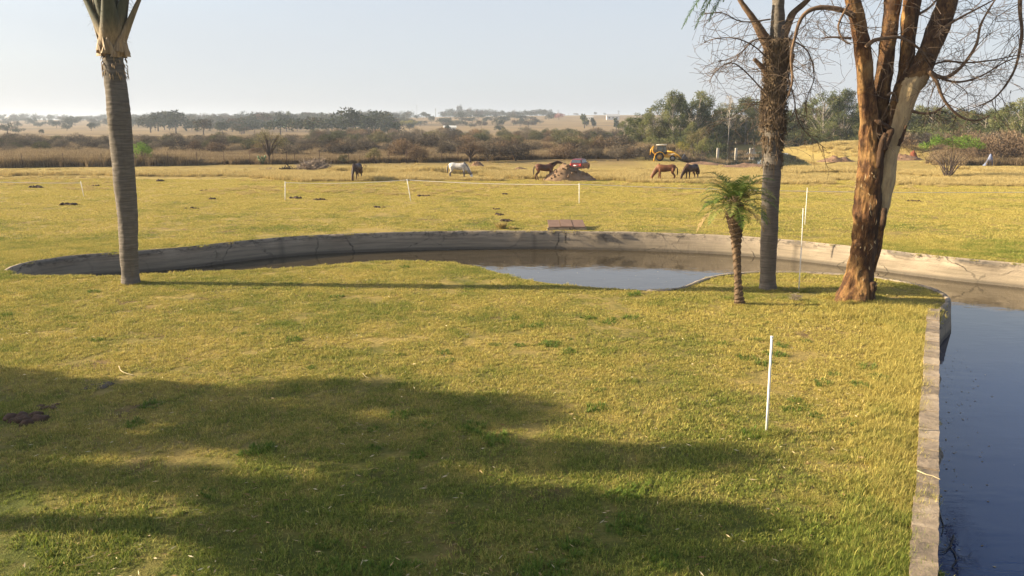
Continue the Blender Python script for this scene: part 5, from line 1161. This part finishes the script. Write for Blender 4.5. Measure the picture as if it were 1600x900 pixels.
dung(75, 636, .26, .04, 'small crumbly patch of soil touching the fresh molehill', simple('molehill_soil', (.09, .05, .03), .95, var=.4, scale=14, bmp=.9), 'molehill', 'molehill', 52, nn=16)
dung(152, 604, .42, .02, 'flattened greyish molehill right of the fresh one', simple('old_molehill_soil', (.09, .07, .05), .95, var=.3, scale=14, bmp=.7), 'molehill', 'molehill', 53, nn=22)
# pale curved stick on lawn, straw across coping, twigs in water
def stick(name, pp, r, m, label, z=.05, cat='stick'):
    pts = smooth_path([P(a, b, z) for a, b in pp], 5); mb = MB(); mb.tube(pts, [r*(1-.6*i/len(pts)) for i in range(len(pts))], 5); tag(mb.build(name, m), label, cat)
M_STRAW = simple('pale_straw', (.52, .42, .24), .8, var=.2, bmp=0)
stick('straw_stalk', [(186, 572), (189, 579), (197, 583), (209, 586)], .010, M_STRAW, 'pale curved stalk lying on the lawn above the flattened molehill')
stick('straw_stalk', [(1433, 735), (1447, 741), (1458, 744), (1469, 749)], .009, M_STRAW, 'pale stalk lying across the coping stones', .11)
stick('straw_stalk', [(567, 583), (571, 588), (576, 591)], .006, M_STRAW, 'short pale straw lying in the middle of the lawn')
M_WET = simple('wet_black_twig', (.018, .016, .014), .5, var=.2, bmp=0)
rnd = random.Random(17); e = empty('drowned_branch', P(1480, 850, WZ)); tag(e, 'black drowned branch breaking the water surface beside the coping', 'branch')
for pp in ([(1465, 786), (1470, 808), (1474, 822), (1471, 836)], [(1490, 836), (1487, 848), (1481, 858), (1475, 863), (1463, 864)], [(1485, 856), (1491, 864), (1494, 876), (1488, 886), (1498, 893)], [(1466, 850), (1462, 864)]):
    mb = MB(); pts = smooth_path([P(a, b, WZ+.012) for a, b in pp], 5); mb.tube(pts, [.012*(1-.5*i/len(pts)) for i in range(len(pts))], 5)
    for q in pts[1::3]: grow(mb, q, Vector((rnd.gauss(0, 1), rnd.gauss(0, 1), .0)), rnd.uniform(.1, .28), .006, 1, rnd, 0, .3, .003, 2)
    for i in range(len(mb.v)): mb.v[i] = (mb.v[i][0], mb.v[i][1], WZ+.015+(mb.v[i][2]-WZ)*.1)
    rel(e, mb.build('twig', M_WET, e))
# fallen leaves, clippings and weeds scattered over the near lawn
LP = []
for i in range(5200):
    y = 5.8+22*random.random()**1.3; x = random.uniform(-.68*y, .68*y)
    if inside(x, y) or edge_dist(x, y) < .2 or nz(x, y, 3, .35) < random.uniform(-.5, .3): continue
    LP.append((x, y, random.uniform(.02, .06)))
LP = np.array(LP); az = rng.uniform(0, 6.28, len(LP)); dl = unit(np.c_[np.cos(az), np.sin(az), rng.normal(0, .15, len(LP))])
M_LIT = tonemat('leaf_litter', [(0, (.16, .09, .04)), (.5, (.42, .30, .14)), (1, (.70, .60, .38))], .8, .1)
tag(link('leaf_litter', quads_mesh('leaf_litter', leaf_quads(LP, dl, rng.uniform(.03, .13, len(LP)), rng.uniform(.006, .022, len(LP))), rng.random(len(LP)), M_LIT)), 'fallen leaves and dry clippings scattered over the near lawn', 'leaf litter', kind='stuff')
M_WEED = m_blade('weed_blades', (.07, .12, .015), (.17, .24, .035), (.10, .16, .03), (.2, .26, .06), -.3)
P_weed = [patch('weed_patch', .35, 260, .04, .12, .013, M_WEED, .8) for _ in range(4)]
wp, ws = [], []
for i in range(420):
    y = 6+22*random.random()**1.2; x = random.uniform(-.68*y, .6*y)
    if inside(x, y) or edge_dist(x, y) < .5 or nz(x, y, 11, .45) < .12: continue
    if y < 18 and x > np.interp(y, [P(1428, 900).y, P(1443, 490).y], [P(1428, 900).x, P(1443, 490).x])-.3: continue
    wp.append((x, y, 0)); ws.append(random.uniform(.3, 1.3))
scatter('lawn_weeds', P_weed, wp, ws, 'darker green weed tufts dotted over the near lawn', 'weeds')
# leaves and specks of scum afloat beside the coping and in the pond
FP = []
for i in range(190):
    if i % 3: y = random.uniform(7.5, 19.5); x = np.interp(y, [P(1460, 900).y, P(1465, 500).y], [P(1460, 900).x, P(1465, 500).x])+.1+abs(random.gauss(0, .55))
    else: q_ = P(random.uniform(700, 1180), random.uniform(398, 446), WZ); x, y = q_.x, q_.y
    if inside(x, y) and edge_dist(x, y) > .12: FP.append((x, y, WZ+.006))
FP = np.array(FP); az = rng.uniform(0, 6.28, len(FP)); dl = np.c_[np.cos(az), np.sin(az), np.zeros(len(FP))]; s2 = np.c_[-dl[:, 1], dl[:, 0], dl[:, 2]]*rng.uniform(.006, .02, (len(FP), 1)); ll = rng.uniform(.02, .06, (len(FP), 1))
tag(link('floating_leaves', quads_mesh('floating_leaves', np.stack([FP, FP+dl*ll*.5+s2, FP+dl*ll, FP+dl*ll*.5-s2], 1), rng.random(len(FP))*.7, M_LIT)), 'small leaves and specks floating on the pond water', 'leaves', kind='stuff')
# yellow tuft behind wall
for (px, py, w, h, lab) in ((783, 357, .28, .42, 'round yellow grass tuft on the bank above the pond wall'), (800, 358, .2, .18, 'low brownish tuft right of the round yellow one')):
    b = gp_(px, py); n_ = 260; az = rng.uniform(0, 6.28, n_); r0 = rng.random(n_)**.5*w; pos = np.c_[np.cos(az)*r0*.6, np.sin(az)*r0*.6, np.zeros(n_)]; d_ = unit(np.c_[np.cos(az)*r0*2/w*.4, np.sin(az)*r0*2/w*.4, np.ones(n_)]); me = quads_mesh('grass_tuft', leaf_quads(pos, d_, rng.uniform(h*.5, h, n_), .022), rng.random(n_), M_STRAWT if 'M_STRAWT' in globals() else tonemat('tuft_straw', [(0, (.3, .22, .08)), (1, (.55, .44, .18))], .8, .3))
    o = link('grass_tuft', me); o.location = b; tag(o, lab, 'grass tuft')
# rusty red-brown cover slab by the wall
e = empty('cover_slab', P(890, 360)); tag(e, 'flat red-brown slab cover on a pale kerb behind the pond wall', 'slab'); M_RED = simple('red_brown_sheet', (.19, .115, .075), .7, var=.15, scale=3, bmp=.2)
x0 = P(857, 360).x; x1 = P(915, 360).x; y0 = P(890, 360).y; mb = MB(); mb.smooth = False
for i in range(3):
    w = (x1-x0)/3; mb = MB(); mb.smooth = False; mb.box((x0-e.location.x+w*(i+.5), .75, .22+.015*(i % 2)), (w-.02, 1.5, .05), rot=Matrix.Rotation(.10, 3, 'X')); mb.build('sheet_panel', M_RED, e)
mb = MB(); mb.smooth = False; mb.box(((x0+x1)/2-e.location.x, .06, .06), (x1-x0+.1, .14, .14)); mb.build('kerb', M_CONC, e)
mb = MB(); mb.smooth = False; mb.box(((x0+x1)/2-e.location.x, .78, .08), (x1-x0-.15, 1.3, .16)); mb.build('frame', M_POST, e)

# dam pillars
M_PIL = simple('old_whitewash', (.42, .37, .30), .9, var=.2, bmp=0)
for i, (px, w) in enumerate(((1121.5, .42), (1150, .42), (1172.5, .36), (1177, .36))):
    b = P(px, 240.5, -.62); mb = MB(); mb.smooth = False; mb.box((0, 0, -.2), (w, w, 2.6), bevel=.03); o = mb.build('concrete_pillar', M_PIL); o.location = b
    tag(o, ('pale square pillar standing in the dam, first from the bush', 'pale square pillar in the dam, alone in the middle', 'left of the paired pale pillars in the dam', 'right of the paired pale pillars in the dam')[i], 'pillar', 'pillars in the dam')

# ------------------------------------------------------------------ wheels, car, digger
M_TYRE = simple('tyre_rubber', (.02, .02, .02), .9, var=.2, bmp=0); M_RIMD = simple('wheel_rim', (.35, .33, .30), .5, metal=.3, var=.1, bmp=0)
def wheel(parent, x, y, r, w, rimm=M_RIMD, name='wheel'):
    mb = MB(); n = 24; prof = [(r*.62, -w/2), (r*.92, -w/2), (r, -w*.36), (r, w*.36), (r*.92, w/2), (r*.62, w/2)]; vs = []
    for k in range(n):
        a = 2*math.pi*k/n
        for (q, u) in prof: vs.append(Vector((x+math.cos(a)*q, y+u, r+math.sin(a)*q)))
    m_ = len(prof); fs = [(k*m_+j, k*m_+j+1, ((k+1) % n)*m_+j+1, ((k+1) % n)*m_+j) for k in range(n) for j in range(m_-1)]
    mb.add(vs, fs); t = mb.build(name, M_TYRE, parent); rm = MB(); rm.tube([Vector((x, y-w*.38, r)), Vector((x, y, r)), Vector((x, y+w*.38, r))], [r*.63, r*.45, r*.63], 18); rm.build('rim', rimm, t); return t
def prism(mb, prof, y0, y1, inset=0.0):
    """side profile (x,z) extruded across y"""
    n = len(prof); cx = sum(p[0] for p in prof)/n
    vs = [Vector((x, y0, z)) for x, z in prof]+[Vector((x, y1, z)) for x, z in prof]
    fs = [(i, (i+1) % n, n+(i+1) % n, n+i) for i in range(n)]+[tuple(reversed(range(n))), tuple(range(n, 2*n))]; mb.add(vs, fs); return mb
M_CARRED = simple('faded_red_paint', (.17, .022, .022), .35, var=.1, scale=2, bmp=0, spec=.5); M_GLASS = simple('car_glass', (.06, .075, .09), .1, var=.1, bmp=0, spec=.8); M_TRIM = simple('black_trim', (.03, .03, .03), .6, var=.1, bmp=0); M_LAMP = simple('lamp_red', (.5, .03, .02), .3, bmp=0); M_CHR = simple('pale_plate', (.7, .68, .6), .5, bmp=0)
cb = gp_(906, 266.5); car = empty('parked_car', cb, R(68)); car.scale = (.86,)*3; tag(car, 'red hatchback parked with its tail toward the camera behind the soil heap', 'car')
# x forward, length 3.6
mb = MB(); mb.smooth = False
low = [(-1.78, .30), (-1.82, .62), (-1.76, .88), (-1.3, .93), (.75, .92), (1.45, .82), (1.78, .66), (1.80, .34), (1.5, .24), (-1.5, .24)]
prism(mb, low, -.78, .78); ob = mb.build('body', M_CARRED, car); bv = ob.modifiers.new('b', 'BEVEL'); bv.width = .06; bv.segments = 3
mb = MB(); mb.smooth = False; cabp = [(-1.74, .90), (-1.42, 1.36), (-1.1, 1.42), (.05, 1.42), (.30, 1.36), (.92, .90)]
n = 6; vs = [Vector((x, -.72+(z-.9)*.28, z)) for x, z in cabp]+[Vector((x, .72-(z-.9)*.28, z)) for x, z in cabp]; mb.add(vs, [(i, (i+1) % n, n+(i+1) % n, n+i) for i in range(n)]+[tuple(reversed(range(n))), tuple(range(n, 2*n))]); ob = mb.build('cabin', M_CARRED, car); bv = ob.modifiers.new('b', 'BEVEL'); bv.width = .05; bv.segments = 2
for sy in (-1, 1):
    for (xa, xb, xc, xd) in ((-1.32, -.55, -.55, -1.12), (-.47, .72, .22, -.47)):
        mb = MB(); mb.smooth = False; f = lambda x, z: Vector((x, sy*(.735-(z-.9)*.28), z)); q = [f(xa, .96), f(xb, .96), f(xc, 1.31), f(xd, 1.31)]; mb.add(q+[v-Vector((0, sy*.03, 0)) for v in q], [(0, 1, 2, 3), (7, 6, 5, 4), (0, 4, 5, 1), (1, 5, 6, 2), (2, 6, 7, 3), (3, 7, 4, 0)]); mb.build('side_window', M_GLASS, car)
    wheel(car, -1.15, sy*.70, .29, .19); wheel(car, 1.18, sy*.70, .29, .19)
    mb = MB(); mb.box((-1.80, sy*.62, .74), (.08, .18, .22), bevel=.02); mb.build('tail_light', M_LAMP, car)
    mb = MB(); mb.box((1.76, sy*.58, .66), (.10, .28, .13), bevel=.02); mb.build('headlight', M_CHR, car)
    mb = MB(); mb.box((.55, sy*.86, 1.0), (.10, .16, .11), bevel=.02); mb.build('mirror', M_TRIM, car)
def tilt_panel(name, xa, za, xb, zb, w0, w1, m, out):
    mb = MB(); mb.smooth = False; nrm = Vector((-(zb-za), 0, xb-xa)).normalized()*out
    q = [Vector((xa, -w0, za))+nrm, Vector((xa, w0, za))+nrm, Vector((xb, w1, zb))+nrm, Vector((xb, -w1, zb))+nrm]; mb.add(q+[v-nrm*.9 for v in q], [(0, 1, 2, 3), (7, 6, 5, 4), (0, 4, 5, 1), (1, 5, 6, 2), (2, 6, 7, 3), (3, 7, 4, 0)]); mb.build(name, m, car)
tilt_panel('rear_window', -1.70, .96, -1.46, 1.31, .62, .54, M_GLASS, .02); tilt_panel('windscreen', .84, .96, .36, 1.31, .64, .56, M_GLASS, -.02)
mb = MB(); mb.box((-1.80, 0, .40), (.16, 1.5, .20), bevel=.03); mb.build('rear_bumper', M_TRIM, car); mb = MB(); mb.box((1.79, 0, .40), (.16, 1.5, .20), bevel=.03); mb.build('front_bumper', M_TRIM, car); mb = MB(); mb.box((-1.835, 0, .66), (.02, .46, .11)); mb.build('number_plate', M_CHR, car)

M_YEL = simple('digger_yellow', (.62, .33, .03), .5, var=.12, scale=2, bmp=.1, spec=.4); M_GREYR = simple('pale_cab_roof', (.55, .50, .42), .6, bmp=0); M_BUCK = simple('dark_steel_bucket', (.05, .045, .05), .5, metal=.3, bmp=0)
db = gp_(1038, 251.5); dg_ = empty('backhoe_loader', db, R(-10)); tag(dg_, 'yellow backhoe loader with a pale cab roof standing near the dam', 'digger')
dg_.scale = (.86,)*3
mb = MB(); mb.smooth = False; prism(mb, [(-1.3, .55), (-1.3, 1.05), (.15, 1.05), (.2, 1.55), (1.75, 1.38), (1.85, .75), (1.6, .55)], -.40, .40); ob = mb.build('chassis', M_YEL, dg_); ob.modifiers.new('b', 'BEVEL').width = .04
mb = MB(); mb.box((1.82, 0, 1.05), (.06, .6, .5), bevel=.02); mb.build('grille', M_TRIM, dg_)
for sy in (-1, 1):
    wheel(dg_, -.75, sy*.80, .66, .42, simple('yellow_rim', (.5, .3, .1), .6, bmp=0), 'rear_wheel'); wheel(dg_, 1.25, sy*.72, .46, .32, M_RIMD, 'front_wheel')
    mb = MB(); vs = []   # rear fender arc
    for k in range(9):
        a = math.pi*(k/8)*.9+.15; 
        for u in (-.24, .24): vs.append(Vector((-.75+math.cos(a)*.76, sy*.80+u, .66+math.sin(a)*.76)))
        for u in (-.24, .24): vs.append(Vector((-.75+math.cos(a)*.82, sy*.80+u, .66+math.sin(a)*.82)))
    fs = [];
    for k in range(8): q = k*4; fs += [(q, q+1, q+5, q+4), (q+2, q+6, q+7, q+3), (q, q+4, q+6, q+2), (q+1, q+3, q+7, q+5)]
    fs += [(0, 2, 3, 1), (32, 33, 35, 34)]
    mb.add(vs, fs); mb.build('fender', M_YEL, dg_)
    for (x, z, x2, z2) in ((-1.25, 1.05, -1.15, 2.45), (-.35, 1.05, -.35, 2.45), (.35, 1.1, .12, 2.45)): mb = MB(); mb.tube([Vector((x, sy*.55, z)), Vector((x2, sy*.52, z2))], .045, 6); mb.build('cab_pillar', M_TRIM, dg_)
    for (x0_, x1_) in ((-1.15, -.42), (-.28, .16)): mb = MB(); mb.smooth = False; mb.box(((x0_+x1_)/2, sy*.535, 1.85), (x1_-x0_, .02, .95)); mb.build('window', M_GLASS, dg_)
    mb = MB(); mb.tube([Vector((.35, sy*.50, 1.55)), Vector((1.2, sy*.55, 1.45)), Vector((2.1, sy*.55, .95)), Vector((2.6, sy*.55, .45))], [.09, .11, .10, .08], 8); mb.build('loader_arm', M_YEL, dg_)
    mb = MB(); mb.tube([Vector((.6, sy*.42, 1.0)), Vector((1.5, sy*.52, 1.15)), Vector((2.0, sy*.53, .95))], .045, 8); mb.build('hydraulic_ram', M_CHR, dg_)
    mb = MB(); mb.tube([Vector((-1.45, sy*.75, 1.0)), Vector((-1.6, sy*.95, .35)), Vector((-1.62, sy*1.0, .02))], [.08, .07, .12], 8); mb.build('stabiliser', M_YEL, dg_)
mb = MB(); mb.smooth = False; mb.box((-.5, 0, 1.3), (1.5, 1.05, .5)); mb.build('cab_base', M_TRIM, dg_)
mb = MB(); mb.box((-.52, 0, 2.50), (1.65, 1.32, .14), bevel=.05); mb.build('cab_roof', M_GREYR, dg_)
mb = MB(); mb.smooth = False; mb.box((-.45, 0, 1.75), (.25, .45, .7), bevel=.05); mb.build('seat', M_TRIM, dg_)
mb = MB(); mb.smooth = False; mb.box((.24, 0, 1.85), (.02, .95, .95), rot=Matrix.Rotation(-.16, 3, 'Y')); mb.build('windscreen', M_GLASS, dg_)
mb = MB(); mb.smooth = False; t_ = .05   # loader bucket: back plate, floor, cheeks
for c_, d_, rr_ in (((2.85, 0, .72), (.06, 2.2, .95), .55), ((3.18, 0, .36), (.85, 2.2, .06), -.35)): mb.box(c_, d_, rot=Matrix.Rotation(rr_, 3, 'Y'))
for sy in (-1, 1): mb.add([Vector((2.62, sy*1.1, .30)), Vector((3.55, sy*1.1, .50)), Vector((3.1, sy*1.1, 1.12)), Vector((2.62, sy*1.06, .30)), Vector((3.55, sy*1.06, .50)), Vector((3.1, sy*1.06, 1.12))], [(0, 1, 2), (5, 4, 3), (0, 3, 4, 1), (1, 4, 5, 2), (2, 5, 3, 0)])
mb.build('loader_bucket', M_BUCK, dg_)
mb = MB(); mb.tube([Vector((-1.35, .1, .9)), Vector((-1.9, .1, 1.5)), Vector((-1.75, .1, 2.3))], [.14, .13, .10], 8); mb.build('boom', M_YEL, dg_)
mb = MB(); mb.tube([Vector((-1.75, .1, 2.3)), Vector((-2.15, .1, 1.7)), Vector((-2.25, .1, .9))], [.09, .10, .08], 8); mb.build('dipper_arm', M_YEL, dg_)
mb = MB(); mb.smooth = False; prism(mb, [(-2.35, .85), (-2.05, .85), (-1.95, .4), (-2.2, .3), (-2.45, .55)], -.15, .35); mb.build('digging_bucket', M_BUCK, dg_)
mb = MB(); mb.tube([Vector((.95, .28, 1.45)), Vector((.95, .28, 2.05))], .04, 8); mb.build('exhaust_pipe', M_TRIM, dg_)

# ------------------------------------------------------------------ garden trees to the left of the view; their crowns shade the lower lawn
def shade_tree(x, y, h, w, zb, n, label, seed, flat=.5):
    r = random.Random(seed); e = empty('garden_tree', (x, y, 0)); tag(e, label, 'tree', 'garden trees outside the view on the left'); cl = []; mb = MB(); tm = MB(); tm.tube([Vector((0, 0, -.1)), Vector((.1, 0, zb*.6)), Vector((0, .1, zb+.6))], [.32, .24, .18], 12); tm.build('trunk', M_BRANCH, e)
    for k in range(34):
        a = r.uniform(0, 6.28); q = math.sqrt(r.random()); X, Y_ = math.cos(a)*q*w, math.sin(a)*q*w; z = zb+(h-zb)*(.12+.8*r.random()*(1-q*q)**.5); s = w*r.uniform(.16, .28); cl.append((X, Y_, z, s, s, s*.75, r.uniform(.2, .8)))
        p0 = Vector((0, .1, zb*.9)); p1 = Vector((X, Y_, z)); mb.tube([p0, p0.lerp(p1, .5)+Vector((0, 0, .3)), p1], [.08, .05, .015], 6, cap=False)
    mb.build('limb', M_BRANCH, e); pos, d, t = clump_leaves(cl, n, .1); link('crown', quads_mesh('crown', leaf_quads(pos, d, rng.uniform(.12, .24, len(pos)), rng.uniform(.06, .11, len(pos))), t, M_GUM), None, e)
for i, (x, y, h, w, zb, n, lab) in enumerate(SH := [
    (-22, 13.1, 9.6, 2.7, 2.4, 15000, 'broad leafy garden tree beyond the left edge, the middle one'),
    (-27, 12.9, 11.7, 2.4, 5.6, 15000, 'tall garden tree beyond the left edge, behind the middle one'),
    (-23, 9.8, 9.5, 1.7, 7.5, 8000, 'round garden tree beyond the left edge, nearest the viewer'),
    (-31, 14.2, 9.5, 2.2, 4.2, 6000, 'slender garden tree beyond the left edge, farthest from the viewer')]): shade_tree(x, y, h, w, zb, n, lab, 60+i)

# ------------------------------------------------------------------ haze
hz = MB(); hz.smooth = False; hz.box((0, 1350, 18), (8000, 4800, 44)); ho = hz.build('haze', None)
hm = bpy.data.materials.new('haze_air'); hm.use_nodes = True; hn = hm.node_tree; hn.nodes.clear(); out = hn.nodes.new('ShaderNodeOutputMaterial'); pv = hn.nodes.new('ShaderNodeVolumePrincipled')
pv.inputs['Color'].default_value = (.80, .88, 1.0, 1); pv.inputs['Density'].default_value = .00026; pv.inputs['Anisotropy'].default_value = .2; hn.links.new(pv.outputs[0], out.inputs['Volume'])
ho.data.materials.clear(); ho.data.materials.append(hm); tag(ho, 'thin pale dusty air lying over the whole countryside', 'haze', kind='stuff')
